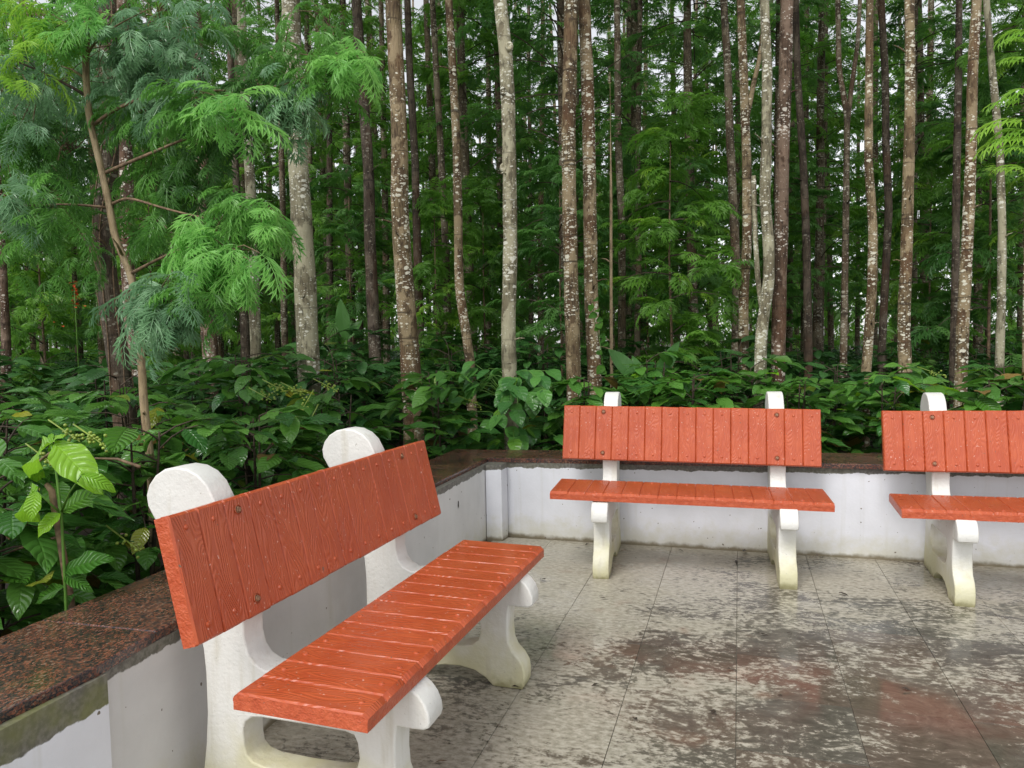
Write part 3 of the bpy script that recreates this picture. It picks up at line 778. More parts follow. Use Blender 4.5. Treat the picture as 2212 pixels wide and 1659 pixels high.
def second_stem(pts, Y, w0, w1):
    def f(t, S, Rd, root):
        P = [at(x, y, Y) - root for x, y in pts][::-1]; sc = depth_scale(Y, *pts[0])
        Q = [P[0]]
        for a_, b_ in zip(P, P[1:]): Q += [a_.lerp(b_, (k + 1) / 5) for k in range(5)]
        n = len(Q); t.tube(Q, [(w1 + (w0 - w1) * k / (n - 1)) * sc / 2 for k in range(n)], 10, True, .06, 3.3)
    return f
T = {}
T['T6'] = measured('silver_oak', [(628, 0), (632, 130), (641, 300), (650, 450), (659, 600), (665, 750)], 6.2, 38, 50, M['bark_pale'], 'stout pale white-speckled trunk rising just right of the big bright frond', seed=1)
T['T8'] = measured('silver_oak', [(848, 0), (858, 180), (863, 300), (863, 450), (873, 600), (882, 720), (891, 850)], 6.3, 31, 45, M['bark_mid'], 'brown and cream patched trunk bending right near its foot, above the near bench', seed=2)
T['T11'] = measured('silver_oak', [(1080, 0), (1093, 120), (1098, 230), (1101, 380), (1102, 560), (1098, 700), (1100, 800), (1106, 965)], 5.95, 28, 33, M['bark_pale'], 'palest cream trunk, with an eye-shaped knot, rising out of the heart-leaved vine', seed=3,
    extra=lambda t, S, Rd, root: [knot(t, at(px_, py_, 5.95) - root + Vector((0, -Rd[20] * .95, 0)), .034, Vector((.1, -1, 0))) for px_, py_ in ((1093, 200), (1104, 105), (1092, 365))])
T['T12'] = measured('silver_oak', [(1234, 0), (1231, 150), (1228, 300), (1230, 450), (1234, 620), (1239, 800)], 7.0, 29, 33, M['bark_mid'], 'left trunk of the close-set pair of brown lichened trunks behind the far bench', seed=4)
T['T13'] = measured('silver_oak', [(1261, 0), (1268, 150), (1273, 350), (1275, 520), (1277, 650), (1284, 790)], 7.2, 26, 32, M['bark_mid'], 'right trunk of the close-set brown pair, with a small vine climbing its foot', seed=5)
T['T10'] = measured('silver_oak', [(969, 0), (978, 150), (986, 300), (990, 480), (992, 620), (1002, 690), (1016, 780)], 7.6, 16, 22, M['bark_mid'], 'slim brown trunk kinked at the foot, left of the palest trunk', seed=6)
T['T18'] = measured('silver_oak', [(1651, 0), (1657, 150), (1656, 300), (1652, 430), (1660, 520), (1662, 600), (1644, 720), (1642, 840)], 7.4, 19, 27, M['bark_pale'], 'olive-grey trunk with a swept foot and a second thin stem, touching the reddish trunk', seed=7,
    extra=second_stem([(1628, 380), (1632, 520), (1637, 600), (1648, 690)], 7.5, 10, 12))
T['T19'] = measured('silver_oak', [(1700, 0), (1697, 150), (1690, 330), (1688, 480), (1683, 650), (1680, 840)], 7.6, 26, 31, M['bark_red'], 'rough reddish-brown trunk beside the olive-grey one, flecked white', seed=8)
T['T17'] = measured('silver_oak', [(1600, 0), (1607, 180), (1613, 350), (1614, 520), (1606, 640), (1606, 770)], 8.6, 17, 23, M['bark_mid'], 'brown banded trunk forking high up, left of the olive-grey trunk', seed=9, extra=second_stem([(1648, 60), (1640, 130), (1628, 180), (1612, 260)], 8.62, 8, 12))
T['T16'] = measured('silver_oak', [(1563, 0), (1572, 150), (1577, 300), (1584, 450), (1592, 620), (1590, 760)], 9.6, 15, 21, M['bark_far'], 'darker leaning trunk just left of the forked brown one', seed=10)
T['T21'] = measured('silver_oak', [(1879, 0), (1877, 200), (1876, 350), (1886, 500), (1884, 620), (1869, 830)], 8.2, 15, 22, M['bark_mid'], 'slender lichened trunk with a bowed foot, right of the rough reddish one', seed=11)
T['T23'] = measured('silver_oak', [(1965, 0), (1966, 200), (1962, 400), (1958, 550), (1952, 700), (1957, 850)], 7.7, 19, 28, M['bark_mid'], 'banded grey-brown trunk directly above the white post of the cut-off bench', seed=12)
T['T24'] = measured('silver_oak', [(2110, 0), (2101, 150), (2097, 350), (2088, 550), (2080, 700), (2075, 830)], 7.9, 19, 27, M['bark_mid'], 'tall leaning trunk with a dark knot, right of the banded grey-brown one', seed=13)
T['T25'] = measured('silver_oak', [(2072, 0), (2070, 200), (2066, 400), (2064, 600), (2060, 780)], 9.4, 13, 18, M['bark_dark'], 'dark trunk half hidden behind the tall leaning trunk with the knot', seed=14)
T['T26'] = measured('silver_oak', [(2130, 0), (2145, 170), (2160, 330), (2165, 500), (2163, 650), (2158, 820)], 8.2, 13, 19, M['bark_pale'], 'thin pale trunk bowed to the right, close to the bright yellow-green fronds', seed=15)
T['T28'] = measured('silver_oak', [(2224, 0), (2222, 300), (2219, 600), (2216, 870)], 7.0, 14, 16, M['bark_mid'], 'trunk sliced by the right edge of the photo', seed=16)
T['T14'] = measured('silver_oak', [(1333, 0), (1334, 150), (1335, 300), (1342, 450), (1344, 600), (1343, 760)], 9.6, 13, 18, M['bark_far'], 'thin grey-brown trunk a step right of the close-set pair', seed=17)
T['T15'] = measured('silver_oak', [(1383, 0), (1380, 200), (1377, 400), (1380, 560), (1376, 760)], 10.6, 10, 14, M['bark_far'], 'thinner of the two thin trunks right of the close-set pair', seed=18)
T['T20'] = measured('silver_oak', [(1719, 0), (1722, 150), (1735, 350), (1742, 520), (1746, 740)], 9.9, 13, 19, M['bark_dark'], 'dark trunk leaning right just behind the rough reddish trunk', seed=19)
T['T22'] = measured('silver_oak', [(1903, 0), (1912, 150), (1914, 320), (1920, 450), (1905, 750)], 10.4, 14, 17, M['bark_dark'], 'dark trunk directly behind the slender one with the bowed foot', seed=20)
T['T27'] = measured('silver_oak', [(1812, 150), (1830, 250), (1828, 400), (1826, 550), (1822, 770)], 9.8, 11, 16, M['bark_far'], 'thin trunk that divides into two stems, midway between the reddish and the bowed trunk', seed=21, extra=second_stem([(1858, 0), (1852, 100), (1838, 200), (1829, 280)], 9.82, 8, 11))
T['T7'] = measured('silver_oak', [(770, 0), (776, 100), (789, 260), (797, 380), (799, 520), (806, 680), (812, 800)], 8.2, 20, 28, M['bark_dark'], 'dark vine-wrapped trunk between the stout pale trunk and the patched bending one', seed=22)
T['T9'] = measured('silver_oak', [(880, 0), (884, 130), (890, 240), (897, 350), (901, 520), (908, 740)], 9.0, 14, 20, M['bark_dark'], 'dark knobbly trunk close behind the patched bending trunk', seed=23)
T['T9b'] = measured('silver_oak', [(934, 0), (943, 170), (952, 320), (962, 520), (970, 790)], 9.8, 12, 18, M['bark_far'], 'grey trunk between the dark knobbly one and the slim kinked one', seed=24)
T['T5'] = measured('silver_oak', [(521, 0), (524, 130), (533, 280), (541, 400), (548, 560), (553, 770)], 7.8, 19, 24, M['bark_pale'], 'thin white-flecked trunk seen above and below the big bright frond', seed=25)
T['T4'] = measured('silver_oak', [(421, 0), (427, 120), (434, 300), (441, 500), (447, 680), (459, 810)], 7.2, 22, 36, M['bark_red'], 'dark red-brown trunk under the left side of the big bright frond', seed=26)
T['T4b'] = measured('silver_oak', [(608, 330), (612, 500), (614, 690)], 10.4, 12, 16, M['bark_far'], 'thin brown trunk against the left flank of the stout pale one', seed=27)
T['T4c'] = measured('silver_oak', [(518, 560), (526, 660), (531, 760)], 9.2, 16, 23, M['bark_dark'], 'dark trunk hugging the left flank of the thin white-flecked one', seed=28)
T['T1'] = measured('silver_oak', [(236, 230), (238, 330), (222, 480), (231, 600), (243, 700), (258, 800), (274, 925)], 4.9, 34, 47, M['bark_dark'], 'thick dark furrowed trunk wrapped in creeper stems at the left', crownm=HIGH[0], seed=29)
T['T2'] = measured('silver_oak', [(268, 100), (271, 260), (274, 420), (275, 560), (284, 700), (297, 840)], 5.9, 26, 30, M['bark_red'], 'reddish trunk with white bark spots between the thick dark trunk and the tan sapling', seed=30)
T['T0'] = measured('silver_oak', [(2, 500), (8, 620), (14, 760), (12, 840)], 6.6, 14, 22, M['bark_red'], 'thin reddish trunk at the left edge of the photo', seed=31)
pole = measured('bare_pole', [(1320, 420), (1320, 600), (1321, 790)], 7.6, 6, 7, M['bark_tan'], 'straight bare tan pole sapling beside the close-set brown pair', crownm=None, seed=33, top=3.4)
measured('silver_oak', [(712, 300), (712, 500), (713, 740)], 11.0, 12, 15, M['bark_dark'], 'thin dark trunk standing right of the stout pale trunk', seed=34)
# creeper stems on the thick dark trunk
e, S, Rd, root = T['T1']
for k in range(5):
    t = MB(); P = []; ph = k * 1.3
    for i in range(5, min(70, len(S) - 2)):
        a_ = ph + i * .08 + .3 * math.sin(i * .25 + k); P.append(S[i] - root + Vector((math.cos(a_), math.sin(a_), 0)) * (Rd[i] * 1.04))
    t.tube(P, [.006] * len(P), 5); t.build('creeper_stem', M['twig'], e)
# small vine on the right trunk of the pair
HEART = [leaf_grid(.115, .048, 7, 4, .03, .25, .5, s_, heart=True) for s_ in range(3)]
hv = [grid_mesh('leaf', h_, M['yellowgreen' if 0 else 'midyoung']) for h_ in HEART]
e, S, Rd, root = T['T13']
vine = tag(empty('climbing_vine', S[6]), 'small bright heart-leaved vine on the foot of the right trunk of the pair', 'vine')
t = MB(); rr = random.Random(3); P = []
for i, (px_, py_) in enumerate([(1302, 800), (1300, 770), (1297, 745), (1292, 720), (1286, 700), (1282, 680), (1280, 655)]):
    P.append(at(px_, py_, 7.02) - S[6])
t.tube(P, [.004] * len(P), 5); t.build('stem', M['stem_green'], vine)
for i in range(14):
    p = P[min(i // 2, 6)] + Vector((rr.uniform(-.05, .05), -.02, rr.uniform(-.05, .05)))
    link('leaf', rr.choice(hv), vine, frame(p, Vector((rr.uniform(-1, 1), -.5, rr.uniform(-.8, .2))), Vector((0, -1, .4)), rr.uniform(.55, .9)))

# --- rows of trees deeper in the wood
FT = []
for s_ in range(5):
    t = MB(); rr = random.Random(70 + s_); P = []; Rd = []; x = y = 0; lx, ly = rr.uniform(-.03, .03), rr.uniform(-.03, .03)
    for k in range(28):
        z = -.2 + k * .5; x += lx * .5 + .02 * noise.noise(Vector((z * .5, s_, 0))); y += ly * .5
        P.append((x, y, z)); Rd.append(.085 * (1 - .6 * k / 27) * (1 + .08 * noise.noise(Vector((z * 1.4, s_, 5)))))
    t.tube(P, Rd, 9, True, .1, s_ * 7.1); FT.append(t.mesh('trunk', M['bark_far'] if s_ % 5 else M['bark_mid']))
taken = [(v[3].x, v[3].y) for v in T.values()]
rr = random.Random(21); wood = []
def in_view(x, y, mg=1.08):
    d = np.array([x, y, 1.4]) - CAM; zf = d @ FX
    return zf > 1 and abs(d @ RX) / zf < 1106 / FPX * mg
NAMED = sorted([(-60, 'left photo edge'), (245, 'thick furrowed trunk'), (455, 'dark red-brown trunk'), (663, 'stout pale trunk'), (808, 'vine-wrapped dark trunk'), (883, 'patched bending trunk'), (1005, 'slim kinked trunk'), (1098, 'palest trunk'),
    (1260, 'close-set pair'), (1343, 'thin grey-brown trunk'), (1592, 'dark leaning trunk'), (1640, 'olive-grey trunk'), (1682, 'rough reddish trunk'), (1822, 'divided thin trunk'), (1877, 'bowed lichened trunk'), (1954, 'banded grey-brown trunk'), (2078, 'knotted leaning trunk'), (2160, 'thin pale bowed trunk'), (2290, 'right photo edge')])
def gap(px_):
    for (a_, na), (b_, nb_) in zip(NAMED, NAMED[1:]):
        if px_ < b_: return f'between the {na} and the {nb_}'
    return 'beyond the right photo edge'
for row in range(8):
    Y = 10.4 + row * 2.0; x = -27.0
    while x < 24:
        x += rr.uniform(1.35, 2.3); y = Y + rr.uniform(-.7, .7)
        if not in_view(x, y) or (np.array([x, y, 1.4]) - CAM) @ FX > 27: continue
        px_ = 1106 + FPX * ((np.array([x, y, 2.5]) - CAM) @ RX) / ((np.array([x, y, 2.5]) - CAM) @ FX)
        if any((x - a_) ** 2 + (y - b_) ** 2 < .6 for a_, b_ in taken): continue
        if 1770 < px_ < 1850 and rr.random() < .45: continue
        if 1462 < px_ < 1500 and rr.random() < .7: continue
        k = rr.randrange(2)
        e = tag(empty('silver_oak', (x, y, GZ), rr.uniform(0, 6.28)), ('far ' if Y > 15 else 'thin ') + 'background tree ' + gap(px_), 'tree', ('far' if Y > 15 else 'mid-distance') + ' trees ' + gap(px_))
        sc = rr.uniform(.85, 1.12); e.scale = (sc, sc, sc)
        link('trunk', FT[rr.randrange(5)], e); link('crown', CROWNS[rr.randrange(6)], e)
        wood.append(e)
# understorey saplings, feathery from the ground up
for (px_, Y, k, s_, lab) in [(1210, 9.0, 0, .9, 'young feathery oak sapling filling the gap right of the palest trunk'), (1450, 8.8, 1, 1.0, 'bushy feathery sapling standing in the open gap above the far bench'), (1500, 11.0, 2, 1.1, 'feathery sapling behind the one above the far bench'),
        (940, 9.2, 1, .85, 'feathery sapling between the patched and the slim kinked trunks'), (1045, 10.2, 2, .9, 'feathery sapling just left of the palest trunk'), (760, 10.2, 0, 1., 'feathery sapling left of the dark vine-wrapped trunk'), (1400, 12, 0, 1.1, 'tall feathery sapling deep behind the far bench'),
        (2010, 11.5, 1, 1., 'dusky feathery sapling between the banded trunk and the dark hidden one'), (90, 7.6, 2, 1., 'feathery sapling at the far left among the shadows'), (2140, 11, 0, 1.2, 'dark feathery sapling near the right edge'), (330, 8.4, 1, 1.0, 'feathery sapling behind the tan sapling')]:
    p = at(px_, 700, Y); e = tag(empty('oak_sapling', (p.x, p.y, GZ), s_ * 7), lab, 'sapling'); e.scale = (s_, s_, s_)
    t = MB(); t.tube([(0, 0, -.1), (.02, 0, 1.2), (0, .03, 2.6), (.02, .02, 3.9)], [.022, .018, .012, .005], 7); t.build('trunk', M['twig'], e); link('crown', LOWSC[k], e)

# far wood: one mass behind the rows
X = [[] for _ in FARF]; RD = [[] for _ in FARF]; tr = []
rr = random.Random(77); n = 0
while n < 210:
    x, y = rr.uniform(-42, 40), rr.uniform(9, 40)
    dpt = (np.array([x, y, 1.4]) - CAM) @ FX
    if not in_view(x, y, 1.6) or (dpt < 27 and in_view(x, y, 1.14)) or dpt < 11: continue
    px_ = 1106 + FPX * ((np.array([x, y, 2.5]) - CAM) @ RX) / ((np.array([x, y, 2.5]) - CAM) @ FX)
    n += 1
    if (1740 < px_ < 1900 or 1440 < px_ < 1530) and rr.random() < .5: continue
    tr.append(np.array(Matrix.Translation((x, y, GZ)) @ Matrix.Rotation(rr.uniform(0, 6), 4, 'Z')))
    for _ in range(130):
        z = .3 + 7.5 * rr.random() ** 1.3; r_ = 1.6 * math.sqrt(rr.random()); a_ = rr.uniform(0, 6.28)
        v = rr.randrange(3); X[v].append(frame(Vector((x + r_ * math.cos(a_), y + r_ * math.sin(a_), z)), Vector((math.cos(a_), math.sin(a_), rr.uniform(-.4, .4))), Vector((0, 0, 1)), rr.uniform(.7, 1.4))); RD[v].append(rr.random())
tv = np.array([(.09 * math.cos(a_) * s_, .09 * math.sin(a_) * s_, z) for z, s_ in ((-.1, 1), (12, .5)) for a_ in (0, 1.05, 2.1, 3.14, 4.19, 5.24)])
tf = []
for k in range(6): tf += [(k, (k + 1) % 6, 6 + (k + 1) % 6), (k, 6 + (k + 1) % 6, 6 + k)]
fw = merged('far_wood', [(FARF[k][0], FARF[k][1], arr(X[k]), 0, None, np.array(RD[k])) for k in range(3)] + [(tv, np.array(tf), np.array(tr), 1, None, np.zeros(len(tr)))], [M['crown'], M['bark_far']], smooth=False)
tag(link('far_wood', fw), 'distant mass of trees closing the view behind the rows of trunks', 'woodland', kind='stuff')

# ------------------------------------------------------------------ coffee
LEAF_HI = [leaf_grid(.235 * s_, .056 * s_ * wf, 7, 4, .08, .35, dr, k) for k, (s_, wf, dr) in enumerate([(1, 1, .5), (.9, 1.1, .8), (1.1, .95, .35), (.8, 1, 1.0), (1.0, 1.15, .6)])]
LEAF_LO = [leaf_grid(.215 * s_, .055 * s_, 4, 2, .05, .35, dr, k + 9) for k, (s_, dr) in enumerate([(1, .5), (.9, .8), (1.1, .3)])]
COF = [grid_mesh('leaf', l_, M['coffee']) for l_ in LEAF_HI]
YOU = [grid_mesh('leaf', l_, M['young']) for l_ in LEAF_HI[:3]]
MYO = [grid_mesh('leaf', l_, M['midyoung']) for l_ in LEAF_HI[:3]]
DEADL = [grid_mesh('leaf', l_, M['withered']) for l_ in LEAF_HI[2:5]]
def bush_plan(seed, H, Rr, nb, leaves, low=.12):
    """stems (paths with radii) and leaf frames for one coffee bush, root at the origin"""
    rr = random.Random(seed); stems = []; LM = []
    ns = rr.randint(2, 3); tops = []
    for s_ in range(ns):
        az = rr.uniform(0, 6.28); l = rr.uniform(.04, .16); P = [Vector((math.cos(az) * l * t * 1.0, math.sin(az) * l * t, H * .95 * t + .02 * math.sin(t * 9 + s_))) for t in (0, .25, .5, .75, 1)]
        stems.append((P, [.016, .014, .011, .008, .004])); tops.append(P)
    per = max(2, math.ceil(leaves / nb))
    for b in range(nb):
        P = rr.choice(tops); f = low + (1 - low) * ((b + rr.random()) / nb) ** .8; i = min(int(f * 4), 3); p0 = P[i].lerp(P[i + 1], f * 4 - i)
        az = b * 2.4 + rr.uniform(-.5, .5); L = Rr * (1.05 - .45 * f) * rr.uniform(.6, 1.1); el = R(rr.uniform(5, 45))
        Q = []
        for k in range(6):
            t = k / 5; Q.append(p0 + Vector((math.cos(az) * L * t, math.sin(az) * L * t, L * (math.tan(el) * t - .75 * t * t))))
        stems.append((Q, [.005, .004, .0035, .003, .002, .0015]))
        for k in range(per):
            t = 1.0 - .8 * (k // 2) / max(1, per / 2); i = min(int(t * 5), 4); p = Q[i].lerp(Q[i + 1], t * 5 - i)
            sdv = 1 if k % 2 else -1; spread = rr.uniform(.35, 1.3) if t < .95 else rr.uniform(.1, .6)
            a2 = az + sdv * spread; d = Vector((math.cos(a2), math.sin(a2), rr.uniform(-.35, .45)))
            up = Vector((rr.uniform(-.35, .35), rr.uniform(-.35, .35), 1))
            LM.append((frame(p, d, up, rr.uniform(.7, 1.2)), t))
    return stems, LM
def stem_mb(stems, n=5):
    t = MB()
    for P, r_ in stems: t.tube(P, r_, n, False)
    return t
def berry_cluster(bush, p, d, n, seed, spread=.05, lenr=.12):
    rr = random.Random(seed); t = MB()
    def ico(c, r_):
        b_ = [(0, 0, 1), (.89, 0, .45), (.28, .85, .45), (-.72, .53, .45), (-.72, -.53, .45), (.28, -.85, .45), (.72, .53, -.45), (-.28, .85, -.45), (-.89, 0, -.45), (-.28, -.85, -.45), (.72, -.53, -.45), (0, 0, -1)]
        t.add([c + Vector(q) * r_ for q in b_], [(0, 1, 2), (0, 2, 3), (0, 3, 4), (0, 4, 5), (0, 5, 1), (1, 6, 2), (2, 7, 3), (3, 8, 4), (4, 9, 5), (5, 10, 1), (1, 10, 6), (2, 6, 7), (3, 7, 8), (4, 8, 9), (5, 9, 10), (11, 7, 6), (11, 8, 7), (11, 9, 8), (11, 10, 9), (11, 6, 10)])
    for k in range(n):
        c = p + d * lenr * rr.uniform(0, 1) + Vector((rr.gauss(0, 1), rr.gauss(0, 1), rr.gauss(0, 1))) * spread * .3; ico(c, rr.uniform(.0055, .008))
    t.tube([p - d * .1, p, p + d * lenr], [.0035, .003, .002], 5)
    o = t.build('berry_cluster', M['berry'], bush)
    return o
NEARB = [  # x, y, height, radius, branches, leaves, label
    (-2.72, 1.15, 1.13, .62, 26, 230, 'glossy dark coffee bush at the bottom left corner, beyond the near end of the coping'),
    (-2.62, 2.02, 1.13, .55, 26, 240, 'dark coffee bush pressed against the coping beside the near bench, under the bright shoot'),
    (-3.35, 1.85, 1.15, .65, 26, 240, 'coffee bush at the left edge of the photo with big drooping leaves'),
    (-2.75, 2.85, 1.09, .60, 28, 250, 'coffee bush behind the left white post of the near bench'),
    (-3.55, 2.75, 1.13, .70, 28, 250, 'coffee bush in front of the thick dark furrowed trunk'),
    (-2.70, 3.70, 1.09, .60, 28, 250, 'coffee bush showing between the two white posts of the near bench'),
    (-3.50, 3.70, 1.15, .70, 28, 250, 'coffee bush at the foot of the tan sapling'),
    (-2.65, 4.55, 1.17, .60, 28, 250, 'berry-laden coffee bush left of the patched bending trunk'),
    (-3.45, 4.70, 1.5, .70, 28, 250, 'coffee bush in front of the stout pale trunk'),
    (-4.35, 3.40, 1.20, .75, 26, 240, 'coffee bush left of the thick dark trunk'),
    (-4.35, 4.50, 1.25, .75, 26, 240, 'coffee bush behind the thick dark trunk'),
    (-2.35, 5.75, 1.28, .58, 26, 240, 'low coffee bush outside the corner of the two walls'),
    (-1.25, 6.15, 1.2, .55, 26, 230, 'shady coffee bush between the corner and the far bench'),
    (-.40, 6.20, 1.20, .55, 26, 240, 'coffee bush behind the left post of the far bench'),
    (.40, 6.15, 1.14, .52, 26, 240, 'coffee bush in the middle of the far bench, behind its backrest'),
    (1.05, 6.20, 1.14, .55, 26, 240, 'coffee bush filling the gap between the two far benches'),
    (1.85, 6.20, 1.15, .55, 26, 230, 'coffee bush behind the post of the cut-off bench'),
    (2.65, 6.25, 1.15, .55, 26, 220, 'coffee bush at the right edge behind the cut-off bench'),
    (-.75, 7.0, 1.32, .6, 26, 230, 'second-row coffee bush in front of the close-set pair of trunks'),
    (.2, 7.0, 1.25, .6, 26, 220, 'second-row coffee bush behind the far backrest, under the broad banana-like leaves'),
    (1.2, 7.05, 1.22, .6, 26, 220, 'second-row coffee bush under the reddish trunk'),
    (2.2, 7.05, 1.22, .6, 26, 220, 'second-row coffee bush under the banded grey-brown trunk'),
]
BUSH = []
rr = random.Random(8)
for k, (x, y, H, Rr, nb, nl, lab) in enumerate(NEARB):
    H = H * .96
    e = tag(empty('coffee_bush', (x, y, GZ), 0), lab, 'bush')
    st, LM = bush_plan(500 + k, H - GZ, Rr, 30, 230, .2); stem_mb(st, 6).build('stem', M['twig_dark'], e)
    young = .10 if y < 6 else .24
    for mt, t in LM[:296]:
        q = rr.random(); hi = mt.translation.z > H * .75
        me = rr.choice(MYO) if (q < young and hi) else (rr.choice(YOU) if q > .97 and hi and y > 5.9 else rr.choice(COF))
        if rr.random() < .025: me = rr.choice(DEADL)
        link('leaf', me, e, mt)
    BUSH.append(e)
# mid rows: bushes with joined leaves, shared meshes
MID = []
for k in range(5):
    st, LM = bush_plan(800 + k, 1.38 + .06 * k, .78, 30, 250, .2); sm = stem_mb(st, 4)
    Fq = []
    for f_ in sm.f: Fq += [(f_[0], f_[1], f_[2]), (f_[0], f_[2], f_[3])]
    ms = [[m_ for i, (m_, t) in enumerate(LM) if i % 3 == j] for j in range(3)]
    MID.append((merged('foliage', [(LEAF_LO[j][0], LEAF_LO[j][1], arr(ms[j]), 0, LEAF_LO[j][2], np.zeros(len(ms[j]))) for j in range(3)], [M['coffee_far_shaded']]),
                merged('stem', [(np.array([tuple(v) for v in sm.v]), np.array(Fq), np.eye(4)[None], 0, None, np.zeros(1))], [M['twig_dark']])))
rr = random.Random(31); far_pts = []
spots = []
y = 5.2
for row in range(22):
    Y = 5.3 + row * .95; x = -24
    while x < 23:
        x += rr.uniform(.85, 1.15); yy = Y + rr.uniform(-.3, .3)
        if not in_view(x, yy, 1.45): continue
        dep = (np.array([x, yy, 1.0]) - CAM) @ FX
        if not in_view(x, yy, 1.12) and dep < 5: continue
        if x > -2.6 and yy < 7.7: continue
        if x <= -2.6 and x > -5.0 and yy < 5.4: continue
        if any((x - a_) ** 2 + (yy - b_) ** 2 < .05 for a_, b_ in taken): continue
        spots.append((dep, x, yy))
spots.sort()
for k, (dep, x, yy) in enumerate(spots):
    m4 = Matrix.Translation((x, yy, GZ)) @ Matrix.Rotation(rr.uniform(0, 6.28), 4, 'Z') @ Matrix.Scale(rr.uniform(.90, 1.12), 4)
    if dep < 10.5 and in_view(x, yy, 1.1):
        i = k % 5; e = tag(empty('coffee_bush', (x, yy, GZ), 0), 'shaded coffee bush ' + gap(1106 + FPX * ((np.array([x, yy, .9]) - CAM) @ RX) / dep), 'bush', 'coffee bushes ' + gap(1106 + FPX * ((np.array([x, yy, .9]) - CAM) @ RX) / dep)); e.matrix_world = m4
        f_ = link('foliage', MID[i][0], e); f_['kind'] = 'stuff'; link('stem', MID[i][1], e)
    else: far_pts.append((m4, k % 5))
LF = leaf_grid(.2, .05, 2, 2, 0, .3, .7, 77)
FB = []
for k in range(3):
    st, LM = bush_plan(950 + k, 1.35, .8, 26, 110, .35); FB.append(np.array([np.array(m_) for m_, t in LM]))
XX = np.concatenate([np.einsum('ij,kjl->kil', np.array(m4), FB[i % 3]) for m4, i in far_pts])
tag(link('coffee_undergrowth', merged('coffee_undergrowth', [(LF[0], LF[1], XX, 0, LF[2], np.zeros(len(XX)))], [M['coffee_far_shaded']])), 'dim sea of coffee leaves far back under the trees', 'undergrowth', kind='stuff')

# bright coffee shoot by the coping
def leaf_between(par, base, tip, me, wide=1.0, up=Vector((.35, -.5, 1)), L0=.165):
    p = base - par.location; d = tip - base; s_ = d.length / (L0 * .93)
    m_ = frame(p, d, up, s_); m_ = m_ @ Matrix.Diagonal((wide, 1, 1, 1)); return link('leaf', me, par, m_)
Y0 = 1.92
def q(px_, py_, dy=0.0): return at(px_, py_, Y0 + dy)
sh = tag(empty('coffee_shoot', q(143, 1316)), 'young bright green coffee shoot standing upright at the left, before the darker bushes', 'plant')
t = MB(); P = [q(150, 1420), q(143, 1316), q(139, 1230), q(132, 1106), q(120, 1010), (q(111, 962))]
t.tube([p - sh.location for p in P], [.0058, .0055, .005, .0045, .004, .003], 7)
t.tube([p - sh.location for p in (q(132, 1106), q(150, 1065, -.03), q(176, 1026, -.06))], [.004, .003, .002], 6)
t.tube([p - sh.location for p in (q(130, 1108), q(105, 1085, -.03), q(80, 1062, -.05))], [.004, .003, .002], 6); t.build('stem', M['stem_green'], sh)
yl = [grid_mesh('leaf', leaf_grid(.165, .047, 12, 6, .14, .3, dr, 40 + k), M['young']) for k, dr in enumerate((.9, 1.2, .6))]
yl2 = [grid_mesh('leaf', leaf_grid(.165, .047, 12, 6, .14, .3, dr, 50 + k), M['midyoung']) for k, dr in enumerate((.9, .6))]
for (bx_, by_, dy0, tx, ty, dy1, k, wd) in [(110, 958, 0, 14, 1004, .06, 0, .62), (118, 958, 0, 190, 1022, -.08, 0, .74), (112, 956, 0, 106, 928, .03, 2, .5), (113, 956, 0, 126, 934, -.03, 2, .5),
        (112, 960, 0, 150, 1022, .1, 1, .8), (176, 1026, -.06, 252, 1048, -.02, 0, .7), (80, 1062, -.05, 58, 1120, -.10, 2, 1.0), (78, 1062, -.05, 3, 1098, -.02, 1, .9), (131, 1107, 0, 70, 1146, -.08, 0, .95)]:
    leaf_between(sh, q(bx_, by_, dy0), q(tx, ty, dy1), yl[k], wd, Vector((.3, -.75, .8)))
for (bx_, by_, dy0, tx, ty, dy1, k, wd) in [(134, 1106, 0, 206, 1050, .05, 1, 1.05), (139, 1245, 0, 184, 1258, -.03, 0, .6), (139, 1268, 0, 62, 1292, -.04, 1, .8), (140, 1235, 0, 222, 1192, .02, 1, .9)]:
    leaf_between(sh, q(bx_, by_, dy0), q(tx, ty, dy1), yl2[k % 2], wd, Vector((.2, -.6, .8)))
old = MB(); old.tube([q(x_, y_, .07) - BUSH[1].location for x_, y_ in ((100, 1046), (112, 1060), (120, 1110), (131, 1170), (140, 1225), (150, 1290), (156, 1330), (160, 1420))], [.008, .011, .011, .012, .013, .014, .014, .015], 9, True, .15)
for a_ in (((6, 1198), (60, 1178), (124, 1160)), ((51, 1026), (88, 994), (127, 966)), ((205, 990), (255, 992), (302, 1008))):
    old.tube([q(x_, y_, .12) - BUSH[1].location for x_, y_ in a_], [.003, .005, .006], 7, True, .1)
o = old.build('old_stem', M['twig'], BUSH[1])
for (px_, py_, Y, b_, n_, dx) in [(135, 928, 2.3, 1, 26, 1), (190, 938, 2.3, 1, 26, 1), (86, 981, 2.2, 1, 22, 1), (262, 1160, 2.3, 1, 10, 1), (590, 832, 4.1, 7, 34, 1), (630, 838, 4.1, 7, 26, 1), (660, 872, 4.05, 7, 26, -.5), (672, 905, 4.0, 7, 16, -.4), (700, 830, 4.3, 7, 18, 1), (560, 850, 4.2, 8, 14, 1), (1012, 865, 5.7, 11, 14, 1), (2010, 802, 6.6, 16, 16, 1)]:
    p = at(px_, py_, Y) - BUSH[b_].location; berry_cluster(BUSH[b_], p, Vector((.9 * dx, -.2, -.35 if dx > 0 else -.8)).normalized(), n_, px_)

